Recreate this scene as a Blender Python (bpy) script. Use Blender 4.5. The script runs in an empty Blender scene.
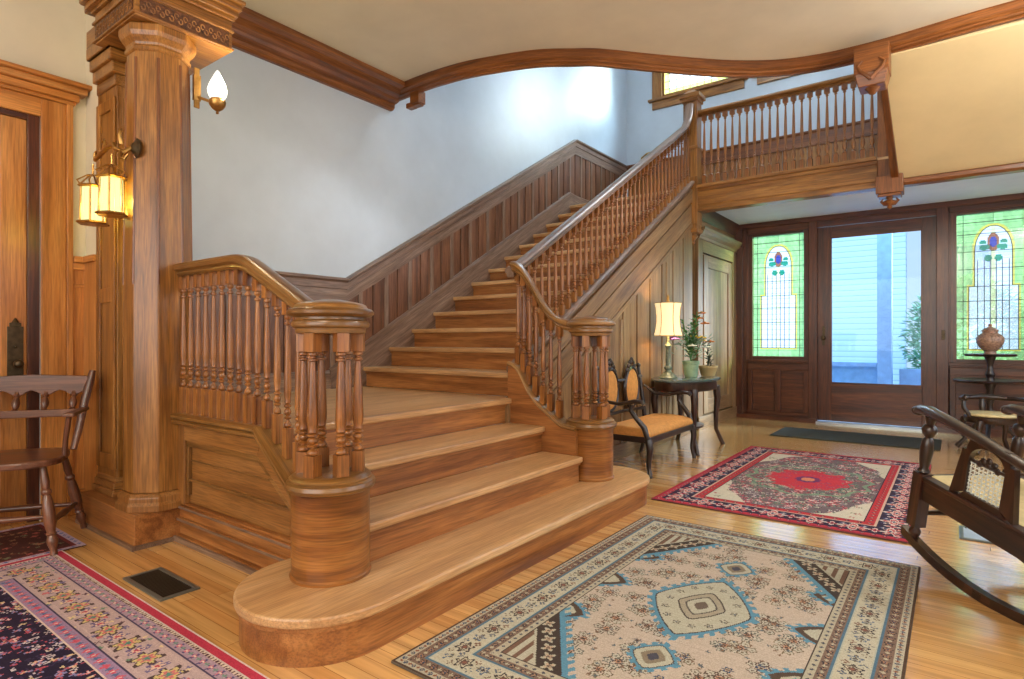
import bpy, math, random
import numpy as np
from mathutils import Vector, Matrix
random.seed(7)
PI = math.pi
SC = bpy.context.scene
COL = SC.collection
sin, cos = math.sin, math.cos

# ------------------------------------------------------------------ materials
def lin(c):
    o = []
    for v in c[:3]:
        v = v / 255.0
        o.append(v / 12.92 if v <= 0.04045 else ((v + 0.055) / 1.055) ** 2.4)
    return (o[0], o[1], o[2], 1.0)

def newmat(name):
    m = bpy.data.materials.new(name); m.use_nodes = True
    nt = m.node_tree; b = nt.nodes['Principled BSDF']
    return m, nt, b

def N(nt, t, **k):
    n = nt.nodes.new(t)
    for a, v in k.items(): setattr(n, a, v)
    return n

def mixc(nt, blend, fac, a, b):
    n = N(nt, 'ShaderNodeMix', data_type='RGBA', blend_type=blend)
    for i, v in ((0, fac), (6, a), (7, b)):
        if hasattr(v, 'links') or hasattr(v, 'is_linked'): nt.links.new(v, n.inputs[i])
        else: n.inputs[i].default_value = v
    return n.outputs[2]

def ramp(nt, inp, stops):
    r = N(nt, 'ShaderNodeValToRGB')
    e = r.color_ramp.elements
    while len(e) < len(stops): e.new(0.5)
    for i, (p, c) in enumerate(stops):
        e[i].position = p; e[i].color = c if len(c) == 4 else lin(c)
    nt.links.new(inp, r.inputs[0])
    return r.outputs[0]

def wood(name, dark, mid, light, rough=0.38, grain=1.0, coat=0.15, bump=0.15, streak=0.35):
    streak = min(.6, streak + .14); bump *= 1.8
    m, nt, b = newmat(name); L = nt.links.new
    at = N(nt, 'ShaderNodeAttribute', attribute_name='gco')
    def noise(sc, det, ro=0.6, dist=0.0):
        mp = N(nt, 'ShaderNodeMapping'); mp.inputs['Scale'].default_value = sc
        L(at.outputs['Vector'], mp.inputs[0])
        n = N(nt, 'ShaderNodeTexNoise'); n.inputs['Scale'].default_value = 1.0
        n.inputs['Detail'].default_value = det; n.inputs['Roughness'].default_value = ro
        n.inputs['Distortion'].default_value = dist
        L(mp.outputs[0], n.inputs['Vector']); return n.outputs['Fac']
    a = noise((1.3 * grain, 16 * grain, 16 * grain), 4, 0.6, 0.8)
    col = ramp(nt, a, [(0.30, dark), (0.5, mid), (0.70, light)])
    fine = noise((7, 170, 170), 2)
    fr = ramp(nt, fine, [(0.35, (1 - streak, 1 - streak, 1 - streak, 1)), (0.6, (1, 1, 1, 1))])
    col = mixc(nt, 'MULTIPLY', 1.0, col, fr)
    big = noise((0.9, 2.0, 2.0), 2)
    br = ramp(nt, big, [(0.3, (0.80, 0.78, 0.78, 1)), (0.7, (1.12, 1.12, 1.1, 1))])
    col = mixc(nt, 'MULTIPLY', 1.0, col, br)
    L(col, b.inputs['Base Color'])
    rr = N(nt, 'ShaderNodeMapRange'); L(a, rr.inputs[0])
    rr.inputs[3].default_value = rough - 0.08; rr.inputs[4].default_value = rough + 0.1
    L(rr.outputs[0], b.inputs['Roughness'])
    b.inputs['Coat Weight'].default_value = coat; b.inputs['Coat Roughness'].default_value = 0.2
    bp = N(nt, 'ShaderNodeBump'); bp.inputs['Strength'].default_value = bump; bp.inputs['Distance'].default_value = 0.002
    L(fine, bp.inputs['Height']); L(bp.outputs[0], b.inputs['Normal'])
    return m

def plain(name, c, rough=0.5, metal=0.0, var=0.12, scale=12, bump=0.0, coat=0.0):
    m, nt, b = newmat(name); L = nt.links.new
    tc = N(nt, 'ShaderNodeTexCoord')
    n = N(nt, 'ShaderNodeTexNoise'); n.inputs['Scale'].default_value = scale; n.inputs['Detail'].default_value = 4
    L(tc.outputs['Object'], n.inputs['Vector'])
    c = lin(c)
    lo = tuple(v * (1 - var) for v in c[:3]) + (1,); hi = tuple(min(1, v * (1 + var)) for v in c[:3]) + (1,)
    L(ramp(nt, n.outputs['Fac'], [(0.3, lo), (0.7, hi)]), b.inputs['Base Color'])
    b.inputs['Roughness'].default_value = rough; b.inputs['Metallic'].default_value = metal
    b.inputs['Coat Weight'].default_value = coat
    if bump:
        bp = N(nt, 'ShaderNodeBump'); bp.inputs['Strength'].default_value = bump; bp.inputs['Distance'].default_value = 0.01
        L(n.outputs['Fac'], bp.inputs['Height']); L(bp.outputs[0], b.inputs['Normal'])
    return m

def attrmat(name, rough=0.9, bump=0.3, sheen=0.2):
    m, nt, b = newmat(name); L = nt.links.new
    at = N(nt, 'ShaderNodeAttribute', attribute_name='col')
    tc = N(nt, 'ShaderNodeTexCoord')
    n = N(nt, 'ShaderNodeTexNoise'); n.inputs['Scale'].default_value = 260; n.inputs['Detail'].default_value = 2
    L(tc.outputs['Object'], n.inputs['Vector'])
    r = ramp(nt, n.outputs['Fac'], [(0.3, (0.78, 0.78, 0.78, 1)), (0.7, (1.15, 1.15, 1.15, 1))])
    L(mixc(nt, 'MULTIPLY', 1.0, at.outputs['Color'], r), b.inputs['Base Color'])
    b.inputs['Roughness'].default_value = rough
    b.inputs['Specular IOR Level'].default_value = 0.2
    bp = N(nt, 'ShaderNodeBump'); bp.inputs['Strength'].default_value = bump; bp.inputs['Distance'].default_value = 0.003
    L(n.outputs['Fac'], bp.inputs['Height']); L(bp.outputs[0], b.inputs['Normal'])
    return m

def glow(name, c, strength, base=None):
    m, nt, b = newmat(name)
    b.inputs['Base Color'].default_value = lin(base or c)
    b.inputs['Emission Color'].default_value = lin(c); b.inputs['Emission Strength'].default_value = strength
    b.inputs['Roughness'].default_value = 0.3
    return m

M = {}
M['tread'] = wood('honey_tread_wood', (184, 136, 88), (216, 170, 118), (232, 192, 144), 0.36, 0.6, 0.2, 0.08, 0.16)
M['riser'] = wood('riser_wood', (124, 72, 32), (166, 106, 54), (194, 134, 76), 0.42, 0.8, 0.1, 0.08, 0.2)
M['newel'] = wood('newel_wood', (106, 58, 22), (150, 92, 40), (184, 124, 62), 0.34, 0.9, 0.25, 0.1, 0.25)
M['oak'] = wood('golden_oak', (118, 72, 26), (158, 104, 44), (184, 130, 66), 0.36, 0.9, 0.25, 0.12, 0.3)
M['cap'] = wood('cap_oak', (104, 68, 30), (140, 96, 46), (166, 122, 68), 0.3, 1.0, 0.35, 0.1, 0.25)
M['panel'] = wood('panel_oak', (122, 76, 34), (156, 104, 50), (180, 128, 72), 0.4, 0.5, 0.15, 0.12, 0.28)
M['wains'] = wood('wainscot_oak', (92, 58, 40), (126, 82, 56), (150, 102, 74), 0.34, 0.8, 0.3, 0.1, 0.3)
M['wainsrail'] = wood('wainscot_rail_oak', (112, 86, 68), (138, 110, 92), (160, 134, 116), 0.34, 1.0, 0.25, 0.1, 0.3)
M['spandrel'] = wood('spandrel_oak', (122, 88, 54), (156, 120, 80), (180, 146, 106), 0.38, 0.7, 0.2, 0.1, 0.25)
M['entry'] = wood('dark_entry_oak', (62, 28, 15), (94, 46, 24), (122, 68, 36), 0.34, 0.8, 0.3, 0.1, 0.3)
M['leftdoor'] = wood('orange_oak', (166, 100, 42), (198, 130, 62), (214, 150, 82), 0.38, 0.6, 0.15, 0.08, 0.18)
M['beam'] = wood('beam_oak', (96, 52, 20), (132, 76, 32), (158, 98, 48), 0.36, 0.9, 0.2, 0.1, 0.3)
M['walnut'] = wood('dark_walnut', (30, 17, 13), (52, 28, 20), (78, 44, 32), 0.3, 1.2, 0.4, 0.1, 0.3)
M['windsor'] = wood('windsor_wood', (74, 42, 30), (108, 64, 44), (136, 88, 64), 0.32, 1.0, 0.35, 0.08, 0.25)
M['carve'] = plain('carved_recess', (92, 54, 26), 0.5, 0, 0.6, 60, 0.8)
M['groove'] = plain('shadow_groove', (52, 34, 24), 0.7)
M['brass'] = plain('aged_brass', (176, 134, 74), 0.32, 0.9, 0.3, 30)
M['bronze'] = plain('dark_bronze', (84, 70, 52), 0.4, 0.8, 0.3, 40)
M['iron'] = plain('register_iron', (60, 52, 42), 0.5, 0.5)
M['steel'] = plain('register_rim', (120, 124, 120), 0.35, 0.6)
M['orange_fab'] = plain('amber_velvet', (206, 146, 78), 0.85, 0, 0.12, 40, 0.1)
M['cream_fab'] = plain('cream_cushion', (205, 188, 140), 0.85, 0, 0.1, 40)
M['black_wood'] = plain('ebonised_wood', (46, 34, 32), 0.3, 0, 0.3, 20, 0, 0.4)
M['verd'] = plain('verdigris_top', (70, 84, 84), 0.25, 0.1, 0.2, 20, 0, 0.5)
M['lampbase'] = plain('grey_green_resin', (120, 128, 112), 0.4, 0.2, 0.35, 50, 0.4)
M['potgreen'] = plain('green_glaze', (130, 158, 132), 0.35, 0, 0.2, 20, 0, 0.3)
M['pottan'] = plain('tan_clay', (176, 150, 104), 0.55)
M['urn'] = plain('mottled_urn', (158, 124, 104), 0.4, 0, 0.5, 60, 0.2, 0.3)
M['mat'] = plain('door_mat_fibre', (52, 52, 44), 0.95, 0, 0.3, 300, 0.5)
M['lead'] = plain('lead_came', (50, 52, 46), 0.5, 0.4)
M['leaf'] = plain('leaf_green', (70, 118, 60), 0.55, 0, 0.35, 30)
M['leafgrey'] = plain('leaf_silver', (140, 168, 140), 0.6, 0, 0.2, 30)
M['leafdark'] = plain('leaf_dark', (62, 70, 52), 0.6, 0, 0.3, 30)
M['fly'] = plain('flower_yellow', (226, 186, 50), 0.6)
M['flp'] = plain('flower_purple', (142, 92, 166), 0.6)
M['flo'] = plain('flower_orange', (206, 120, 50), 0.6)
M['flw'] = plain('flower_white', (222, 226, 214), 0.6)
M['soil'] = plain('soil', (50, 38, 28), 0.95)
M['siding'] = None
M['lantern_glass'] = None
def lanternglass():
    m = bpy.data.materials.new('lantern_glass'); m.use_nodes = True; nt = m.node_tree; nt.nodes.clear(); L = nt.links.new
    o = N(nt, 'ShaderNodeOutputMaterial'); e = N(nt, 'ShaderNodeEmission'); t = N(nt, 'ShaderNodeBsdfTransparent'); mx = N(nt, 'ShaderNodeMixShader')
    e.inputs[0].default_value = lin((226, 250, 190)); e.inputs[1].default_value = 1.7; t.inputs[0].default_value = lin((250, 240, 170)); mx.inputs[0].default_value = .5
    L(e.outputs[0], mx.inputs[1]); L(t.outputs[0], mx.inputs[2]); L(mx.outputs[0], o.inputs[0]); return m
M['lantern_glass'] = lanternglass()
M['flame_glass'] = glow('flame_glass', (255, 250, 235), 1.2, (235, 240, 240))
M['shade'] = None
M['rug'] = attrmat('woven_wool')

def plaster(name, c, rough=0.42, bump=0.06, spec=0.4):
    m, nt, b = newmat(name); L = nt.links.new
    g = N(nt, 'ShaderNodeNewGeometry')
    n = N(nt, 'ShaderNodeTexNoise'); n.inputs['Scale'].default_value = 2.2; n.inputs['Detail'].default_value = 6; n.inputs['Roughness'].default_value = 0.6
    L(g.outputs['Position'], n.inputs['Vector'])
    c = lin(c)
    L(ramp(nt, n.outputs['Fac'], [(0.3, tuple(v * 0.93 for v in c[:3]) + (1,)), (0.7, tuple(min(1, v * 1.05) for v in c[:3]) + (1,))]), b.inputs['Base Color'])
    b.inputs['Roughness'].default_value = rough; b.inputs['Specular IOR Level'].default_value = spec
    n2 = N(nt, 'ShaderNodeTexNoise'); n2.inputs['Scale'].default_value = 3.5; n2.inputs['Detail'].default_value = 3
    L(g.outputs['Position'], n2.inputs['Vector'])
    bp = N(nt, 'ShaderNodeBump'); bp.inputs['Strength'].default_value = bump * 3; bp.inputs['Distance'].default_value = 0.02
    L(n2.outputs['Fac'], bp.inputs['Height']); L(bp.outputs[0], b.inputs['Normal'])
    return m
M['wall'] = plaster('stair_plaster', (190, 200, 210), 0.42, 0.035, 0.6)
M['ceil'] = plaster('ceiling_plaster', (218, 208, 184), 0.7, 0.03, 0.2)
M['cove'] = plaster('cove_plaster', (222, 200, 152), 0.7, 0.03, 0.2)
M['pale'] = plaster('entry_ceiling_plaster', (222, 230, 230), 0.7, 0.02, 0.2)

def floormat():
    m, nt, b = newmat('strip_oak_floor'); L = nt.links.new
    g = N(nt, 'ShaderNodeNewGeometry')
    br = N(nt, 'ShaderNodeTexBrick'); br.squash = 1
    br.inputs['Scale'].default_value = 1.0; br.offset = 0.0
    sp = N(nt, 'ShaderNodeSeparateXYZ'); L(g.outputs['Position'], sp.inputs[0])
    dv = N(nt, 'ShaderNodeMath', operation='DIVIDE'); L(sp.outputs['Y'], dv.inputs[0]); dv.inputs[1].default_value = 0.058
    fl = N(nt, 'ShaderNodeMath', operation='FLOOR'); L(dv.outputs[0], fl.inputs[0])
    wn = N(nt, 'ShaderNodeTexWhiteNoise', noise_dimensions='1D'); L(fl.outputs[0], wn.inputs['W'])
    ma = N(nt, 'ShaderNodeMath', operation='MULTIPLY_ADD'); L(wn.outputs['Value'], ma.inputs[0]); ma.inputs[1].default_value = 2.3; L(sp.outputs['X'], ma.inputs[2])
    cb = N(nt, 'ShaderNodeCombineXYZ'); L(ma.outputs[0], cb.inputs[0]); L(sp.outputs['Y'], cb.inputs[1])
    br.inputs['Brick Width'].default_value = 2.3; br.inputs['Row Height'].default_value = 0.058
    br.inputs['Mortar Size'].default_value = 0.0012; br.inputs['Mortar Smooth'].default_value = 0.1
    br.inputs['Color1'].default_value = lin((228, 182, 116)); br.inputs['Color2'].default_value = lin((210, 154, 90))
    br.inputs['Mortar'].default_value = lin((160, 112, 60)); br.inputs['Bias'].default_value = -0.1
    L(cb.outputs[0], br.inputs['Vector'])
    mp = N(nt, 'ShaderNodeMapping'); mp.inputs['Scale'].default_value = (1.6, 40, 1); L(g.outputs['Position'], mp.inputs[0])
    n = N(nt, 'ShaderNodeTexNoise'); n.inputs['Scale'].default_value = 1.0; n.inputs['Detail'].default_value = 5; n.inputs['Distortion'].default_value = 0.6
    L(mp.outputs[0], n.inputs['Vector'])
    r = ramp(nt, n.outputs['Fac'], [(0.3, (0.74, 0.70, 0.66, 1)), (0.65, (1.08, 1.06, 1.04, 1))])
    L(mixc(nt, 'MULTIPLY', 1.0, br.outputs['Color'], r), b.inputs['Base Color'])
    b.inputs['Roughness'].default_value = 0.22; b.inputs['Coat Weight'].default_value = 1.0; b.inputs['Coat Roughness'].default_value = 0.13
    bp = N(nt, 'ShaderNodeBump'); bp.inputs['Strength'].default_value = 0.25; bp.inputs['Distance'].default_value = 0.002
    L(n.outputs['Fac'], bp.inputs['Height']); L(bp.outputs[0], b.inputs['Normal'])
    return m
M['floor'] = floormat()

def shademat():
    m, nt, b = newmat('lamp_shade_silk'); L = nt.links.new
    b.inputs['Base Color'].default_value = lin((236, 216, 160)); b.inputs['Roughness'].default_value = 0.8
    b.inputs['Emission Color'].default_value = lin((255, 232, 180)); b.inputs['Emission Strength'].default_value = 0.8
    return m
M['shade'] = shademat()

def sidingmat():
    m, nt, b = newmat('white_lap_siding'); L = nt.links.new
    g = N(nt, 'ShaderNodeNewGeometry')
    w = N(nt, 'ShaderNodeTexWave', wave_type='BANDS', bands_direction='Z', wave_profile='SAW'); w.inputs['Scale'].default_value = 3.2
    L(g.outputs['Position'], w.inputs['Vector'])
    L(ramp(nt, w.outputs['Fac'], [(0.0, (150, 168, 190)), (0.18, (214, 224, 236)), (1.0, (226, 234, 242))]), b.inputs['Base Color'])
    b.inputs['Roughness'].default_value = 0.6
    return m
M['siding'] = sidingmat()
M['bluepaint'] = plain('blue_grey_paint', (140, 176, 206), 0.6)
M['porch'] = plain('porch_paint', (150, 176, 205), 0.6)
M['hedge'] = plain('hedge_leaf', (120, 176, 140), 0.7, 0, 0.4, 8)
M['darkglass'] = plain('far_window_pane', (90, 120, 160), 0.2)

def clearglass():
    m = bpy.data.materials.new('door_glass'); m.use_nodes = True; nt = m.node_tree; nt.nodes.clear(); L = nt.links.new
    o = N(nt, 'ShaderNodeOutputMaterial'); t = N(nt, 'ShaderNodeBsdfTransparent'); gl = N(nt, 'ShaderNodeBsdfGlossy'); mx = N(nt, 'ShaderNodeMixShader')
    t.inputs[0].default_value = lin((226, 240, 250)); gl.inputs['Roughness'].default_value = 0.02
    mx.inputs[0].default_value = 0.015
    L(t.outputs[0], mx.inputs[1]); L(gl.outputs[0], mx.inputs[2]); L(mx.outputs[0], o.inputs[0]); return m
M['glass'] = clearglass()
def stainmat():
    m = bpy.data.materials.new('stained_glass'); m.use_nodes = True; nt = m.node_tree; nt.nodes.clear(); L = nt.links.new
    o = N(nt, 'ShaderNodeOutputMaterial'); t = N(nt, 'ShaderNodeBsdfTransparent'); tl = N(nt, 'ShaderNodeBsdfTranslucent'); mx = N(nt, 'ShaderNodeMixShader')
    gl = N(nt, 'ShaderNodeBsdfGlossy'); gl.inputs['Roughness'].default_value = 0.15; mx2 = N(nt, 'ShaderNodeMixShader'); mx2.inputs[0].default_value = 0.05
    at = N(nt, 'ShaderNodeAttribute', attribute_name='col')
    L(at.outputs['Color'], t.inputs[0]); L(at.outputs['Color'], tl.inputs[0]); mx.inputs[0].default_value = 0.22
    L(t.outputs[0], mx.inputs[1]); L(tl.outputs[0], mx.inputs[2]); L(mx.outputs[0], mx2.inputs[1]); L(gl.outputs[0], mx2.inputs[2]); L(mx2.outputs[0], o.inputs[0]); return m
M['stain'] = stainmat()

# ------------------------------------------------------------------ mesh builder
class MB:
    def __init__(s): s.v = []; s.f = []; s.g = []; s.sm = []
    def add(s, vs, fs, gs, smooth=False):
        o = len(s.v); off = (random.uniform(0, 40), random.uniform(0, 9), random.uniform(0, 9))
        s.v += [tuple(p) for p in vs]; s.g += [(q[0] + off[0], q[1] + off[1], q[2] + off[2]) for q in gs]
        s.f += [tuple(i + o for i in f) for f in fs]; s.sm += [smooth] * len(fs)
        return s
    def hexa(s, c, grain=None):
        """c: 8 corners, bottom 4 ccw then top 4 ccw"""
        c = [Vector(p) for p in c]
        e = [(c[1] - c[0]), (c[3] - c[0]), (c[4] - c[0])]
        if grain is None: grain = max(range(3), key=lambda i: e[i].length)
        ax = [e[grain]] + [e[i] for i in range(3) if i != grain]
        ax = [a.normalized() if a.length > 1e-9 else Vector((1, 0, 0)) for a in ax]
        ax[1] = ax[1] - ax[0] * ax[1].dot(ax[0]); ax[1] = ax[1].normalized() if ax[1].length > 1e-6 else ax[0].orthogonal().normalized()
        ax[2] = ax[0].cross(ax[1])
        gs = [tuple(a.dot(p - c[0]) for a in ax) for p in c]
        return s.add(c, [(0, 3, 2, 1), (4, 5, 6, 7), (0, 1, 5, 4), (1, 2, 6, 5), (2, 3, 7, 6), (3, 0, 4, 7)], gs)
    def box(s, x0, x1, y0, y1, z0, z1, grain=None):
        x0, x1 = min(x0, x1), max(x0, x1); y0, y1 = min(y0, y1), max(y0, y1); z0, z1 = min(z0, z1), max(z0, z1)
        return s.hexa([(x0, y0, z0), (x1, y0, z0), (x1, y1, z0), (x0, y1, z0), (x0, y0, z1), (x1, y0, z1), (x1, y1, z1), (x0, y1, z1)], grain)
    def prism(s, poly, a0, a1, axis='Y', grain=None):
        """poly in 2D (ccw or not), extruded on axis from a0 to a1. axis X: poly=(y,z); Y: (x,z); Z:(x,y)"""
        def P(p, a): return {'X': (a, p[0], p[1]), 'Y': (p[0], a, p[1]), 'Z': (p[0], p[1], a)}[axis]
        n = len(poly)
        ar = sum(poly[i][0] * poly[(i + 1) % n][1] - poly[(i + 1) % n][0] * poly[i][1] for i in range(n))
        if ar < 0: poly = poly[::-1]
        if axis == 'Y': poly = poly[::-1]
        vs = [P(p, a0) for p in poly] + [P(p, a1) for p in poly]
        if a1 < a0: vs = vs[n:] + vs[:n]
        fs = [tuple(range(n))[::-1], tuple(range(n, 2 * n))] + [(i, (i + 1) % n, n + (i + 1) % n, n + i) for i in range(n)]
        ext = [max(v[k] for v in vs) - min(v[k] for v in vs) for k in range(3)]
        g = grain if grain is not None else max(range(3), key=lambda k: ext[k])
        o = [k for k in range(3) if k != g]
        return s.add(vs, fs, [(v[g], v[o[0]], v[o[1]]) for v in vs])
    def lathe(s, prof, cx=0, cy=0, z0=0, seg=24, sx=1, sy=1, rot=0, arc=None, grain='z'):
        vs = []; gs = []; fs = []
        n = len(prof)
        for (r, z) in prof:
            for k in range(seg):
                a = rot + 2 * PI * k / seg
                vs.append((cx + r * cos(a) * sx, cy + r * sin(a) * sy, z0 + z))
                gs.append((z, r * cos(a), r * sin(a)) if grain == 'z' else ((a - rot) * .14, z, r))
        for i in range(n - 1):
            for k in range(seg):
                k2 = (k + 1) % seg
                fs.append((i * seg + k, i * seg + k2, (i + 1) * seg + k2, (i + 1) * seg + k))
        if prof[0][0] > 1e-6: fs.append(tuple(range(seg))[::-1])
        if prof[-1][0] > 1e-6: fs.append(tuple((n - 1) * seg + k for k in range(seg)))
        return s.add(vs, fs, gs, seg > 8)
    def sweep(s, path, prof, closed=False, smooth=False, cap=True, up=None):
        """profile (u lateral-left, v up) kept vertical; mitred in plan"""
        P = [Vector(p) for p in path]; n = len(P); m = len(prof); vs = []; gs = []; L = 0
        def hd(a, b):
            d = Vector((b.x - a.x, b.y - a.y, 0)); return d.normalized() if d.length > 1e-7 else None
        dirs = [hd(P[i], P[(i + 1) % n]) for i in range(n if closed else n - 1)]
        for i in range(len(dirs)):
            if dirs[i] is None: dirs[i] = dirs[i - 1] if i else Vector((1, 0, 0))
        for i in range(n):
            a = dirs[i - 1] if (i > 0 or closed) else dirs[0]
            b = dirs[i] if i < len(dirs) else dirs[-1]
            t = (a + b); t = t.normalized() if t.length > 1e-6 else a
            lat = Vector((-t.y, t.x, 0)); k = 1 / max(0.35, t.dot(a))
            if i: L += (P[i] - P[i - 1]).length
            for (u, v) in prof:
                vs.append(P[i] + lat * (u * k) + Vector((0, 0, v))); gs.append((L, u, v))
        fs = []
        for i in range(n if closed else n - 1):
            j = (i + 1) % n
            for k in range(m):
                k2 = (k + 1) % m
                fs.append((i * m + k, j * m + k, j * m + k2, i * m + k2))
        if cap and not closed:
            fs.append(tuple(range(m))[::-1][::-1]); fs.append(tuple((n - 1) * m + k for k in range(m))[::-1])
        return s.add(vs, fs, gs, smooth)
    def tube(s, path, rad, seg=10, flat=1.0, capr=True, ref=Vector((0, 0, 1))):
        P = [Vector(p) for p in path]; n = len(P); vs = []; gs = []; L = 0
        R = rad if isinstance(rad, (list, tuple)) else [rad] * n
        prev = None
        for i in range(n):
            t = (P[min(i + 1, n - 1)] - P[max(i - 1, 0)])
            t = t.normalized() if t.length > 1e-9 else Vector((0, 0, 1))
            if prev is None:
                x = ref.cross(t)
                if x.length < 1e-3: x = Vector((1, 0, 0)).cross(t)
                x.normalize()
            else:
                x = prev - t * prev.dot(t); x.normalize()
            prev = x; y = t.cross(x)
            if i: L += (P[i] - P[i - 1]).length
            for k in range(seg):
                a = 2 * PI * k / seg
                vs.append(P[i] + x * (R[i] * cos(a)) + y * (R[i] * flat * sin(a))); gs.append((L, R[i] * cos(a), R[i] * sin(a)))
        fs = [(i * seg + k, i * seg + (k + 1) % seg, (i + 1) * seg + (k + 1) % seg, (i + 1) * seg + k) for i in range(n - 1) for k in range(seg)]
        if capr: fs += [tuple(range(seg))[::-1], tuple((n - 1) * seg + k for k in range(seg))]
        return s.add(vs, fs, gs, True)
    def ball(s, c, r, seg=12, rings=8, sc=(1, 1, 1)):
        prof = [(max(0.0, r * sin(PI * i / rings)), -r * cos(PI * i / rings)) for i in range(rings + 1)]
        prof[0] = (0.0001, -r); prof[-1] = (0.0001, r)
        o = len(s.v); s.lathe(prof, 0, 0, 0, seg)
        for i in range(o, len(s.v)):
            p = s.v[i]; s.v[i] = (p[0] * sc[0] + c[0], p[1] * sc[1] + c[1], p[2] * sc[2] + c[2])
        return s
    def xf(s, mat, start=0):
        for i in range(start, len(s.v)): s.v[i] = tuple(mat @ Vector(s.v[i]))
        return s
    def mesh(s, name, mat):
        me = bpy.data.meshes.new(name); me.from_pydata(s.v, [], s.f); me.update()
        a = me.attributes.new('gco', 'FLOAT_VECTOR', 'POINT')
        a.data.foreach_set('vector', np.array(s.g, dtype=np.float32).ravel())
        me.polygons.foreach_set('use_smooth', s.sm)
        me.materials.append(mat)
        return me
    def build(s, name, mat, parent=None, bevel=0.0, loc=None, fix=False):
        me = s.mesh(name, mat); o = bpy.data.objects.new(name, me); COL.objects.link(o)
        if parent:
            o.parent = parent
        if loc: o.location = loc
        if bevel:
            b = o.modifiers.new('soft_edges', 'BEVEL'); b.width = bevel; b.segments = 2; b.limit_method = 'ANGLE'; b.angle_limit = 0.7
        if any(s.sm):
            try:
                me.set_sharp_from_angle(angle=0.7)
            except Exception: pass
        return o

def tag(o, label=None, cat=None, group=None, kind=None):
    if label: o['label'] = label
    if cat: o['category'] = cat
    if group: o['group'] = group
    if kind: o['kind'] = kind
    return o
def struct(o, label=None, cat=None):
    o['kind'] = 'structure'
    if label: o['label'] = label
    o['category'] = cat or o.name.split('_')[0].split('.')[0]
    return o
def thing(name, label, cat, loc=(0, 0, 0), rz=0, group=None):
    o = bpy.data.objects.new(name, None); COL.objects.link(o); o.location = loc; o.rotation_euler = (0, 0, rz); o.empty_display_size = 0.1
    return tag(o, label, cat, group)
def sempty(name, label, cat):
    o = thing(name, label, cat); o['kind'] = 'structure'; return o
def dup(o, **k):
    c = o.copy(); COL.objects.link(c)
    for a, v in k.items(): setattr(c, a, v)
    return c

# ------------------------------------------------------------------ key dimensions
RZ = 0.156; GO = 0.265; Y5 = 3.089; XL = -3.80; XR = -2.28
YB = 6.32; YD = 7.95; ZL = 17 * RZ; ZC = 3.11; ZA = 2.48
def nose(Y): return 5 * RZ + (RZ / GO) * (Y - Y5)

# ------------------------------------------------------------------ room shell
struct(MB().box(-4.3, 2.4, -2.7, 8.07, -0.1, 0.0).build('floor', M['floor']), 'honey oak strip floor running through the hall', 'floor')
# left wall, one plaster face with an upper storey
struct(MB().box(-4.0, -3.85, 1.3, 8.1, 0, 5.6).build('wall_left', M['wall']), 'pale plaster wall rising beside the staircase', 'wall')
struct(MB().box(-4.2, -4.05, -2.7, 0.0, 0, ZC).box(-4.2, -4.05, 1.09, 1.45, 0, ZC).box(-4.2, -4.05, 0.0, 1.09, 2.23, ZC).build('wall_side', M['ceil']), 'cream wall around the side door at left', 'wall')
# far wall above the landing with two window openings
w = MB()
w.box(-4.0, -3.30, YD, YD + .14, ZA, 5.6); w.box(-3.30, 2.4, YD, YD + .14, ZA, 4.42); w.box(-3.30, 2.4, YD, YD + .14, 5.25, 5.6)
w.box(-2.32, -1.88, YD, YD + .14, 4.42, 5.25); w.box(-0.9, 2.4, YD, YD + .14, 4.42, 5.25)
w.box(-4.0, XR, YD, YD + .14, 0, ZA)
struct(w.build('wall_far', M['wall']), 'pale wall behind the balcony with leaded windows', 'wall')
struct(MB().box(-0.40, -0.32, 6.42, YD, ZA + .04, 5.6).build('wall_landing', M['wall']), 'wall closing the right end of the landing', 'wall')
# unseen right and back walls; their window openings are added to let in light
w = MB()
w.box(2.2, 2.34, -2.7, -1.6, 0, ZC); w.box(2.2, 2.34, 0.4, 1.6, 0, ZC); w.box(2.2, 2.34, 3.8, 4.6, 0, ZC); w.box(2.2, 2.34, 7.3, 8.1, 0, ZC)
for a, b in ((-1.6, 0.4), (1.6, 3.8), (4.6, 7.3)): w.box(2.2, 2.34, a, b, 0, .7); w.box(2.2, 2.34, a, b, 2.5, ZC)
struct(w.build('wall_right', M['ceil']), 'right wall out of view with tall windows added for light', 'wall')
w = MB(); w.box(-4.2, -3.0, -2.7, -2.56, 0, ZC); w.box(0.9, 2.34, -2.7, -2.56, 0, ZC); w.box(-3.0, 0.9, -2.7, -2.56, 0, .7); w.box(-3.0, 0.9, -2.7, -2.56, 2.6, ZC)
struct(w.build('wall_back', M['ceil']), 'back wall behind the viewer with a broad window added for light', 'wall')

# curved edge of the ceiling opening (plan)
CP = [(-3.80, 3.36), (-3.45, 3.345), (-3.20, 3.355), (-2.94, 3.39), (-2.63, 3.48), (-2.41, 3.57), (-2.23, 3.69), (-2.06, 3.82), (-1.80, 4.11), (-1.53, 4.40), (-1.30, 4.615), (-1.05, 4.78), (-0.79, 4.865), (-0.56, 4.885), (-0.32, 4.88), (0.02, 4.84), (0.35, 4.82), (1.2, 4.80), (2.2, 4.80)]
def smooth_path(P, k=4):
    out = []
    n = len(P)
    for i in range(n - 1):
        p0, p1, p2, p3 = P[max(i - 1, 0)], P[i], P[i + 1], P[min(i + 2, n - 1)]
        for j in range(k):
            t = j / k
            out.append(tuple(0.5 * (2 * b + (c - a) * t + (2 * a - 5 * b + 4 * c - d) * t * t + (-a + 3 * b - 3 * c + d) * t ** 3) for a, b, c, d in zip(p0, p1, p2, p3)))
    out.append(P[-1]); return out
CS = smooth_path(CP, 5)
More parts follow.
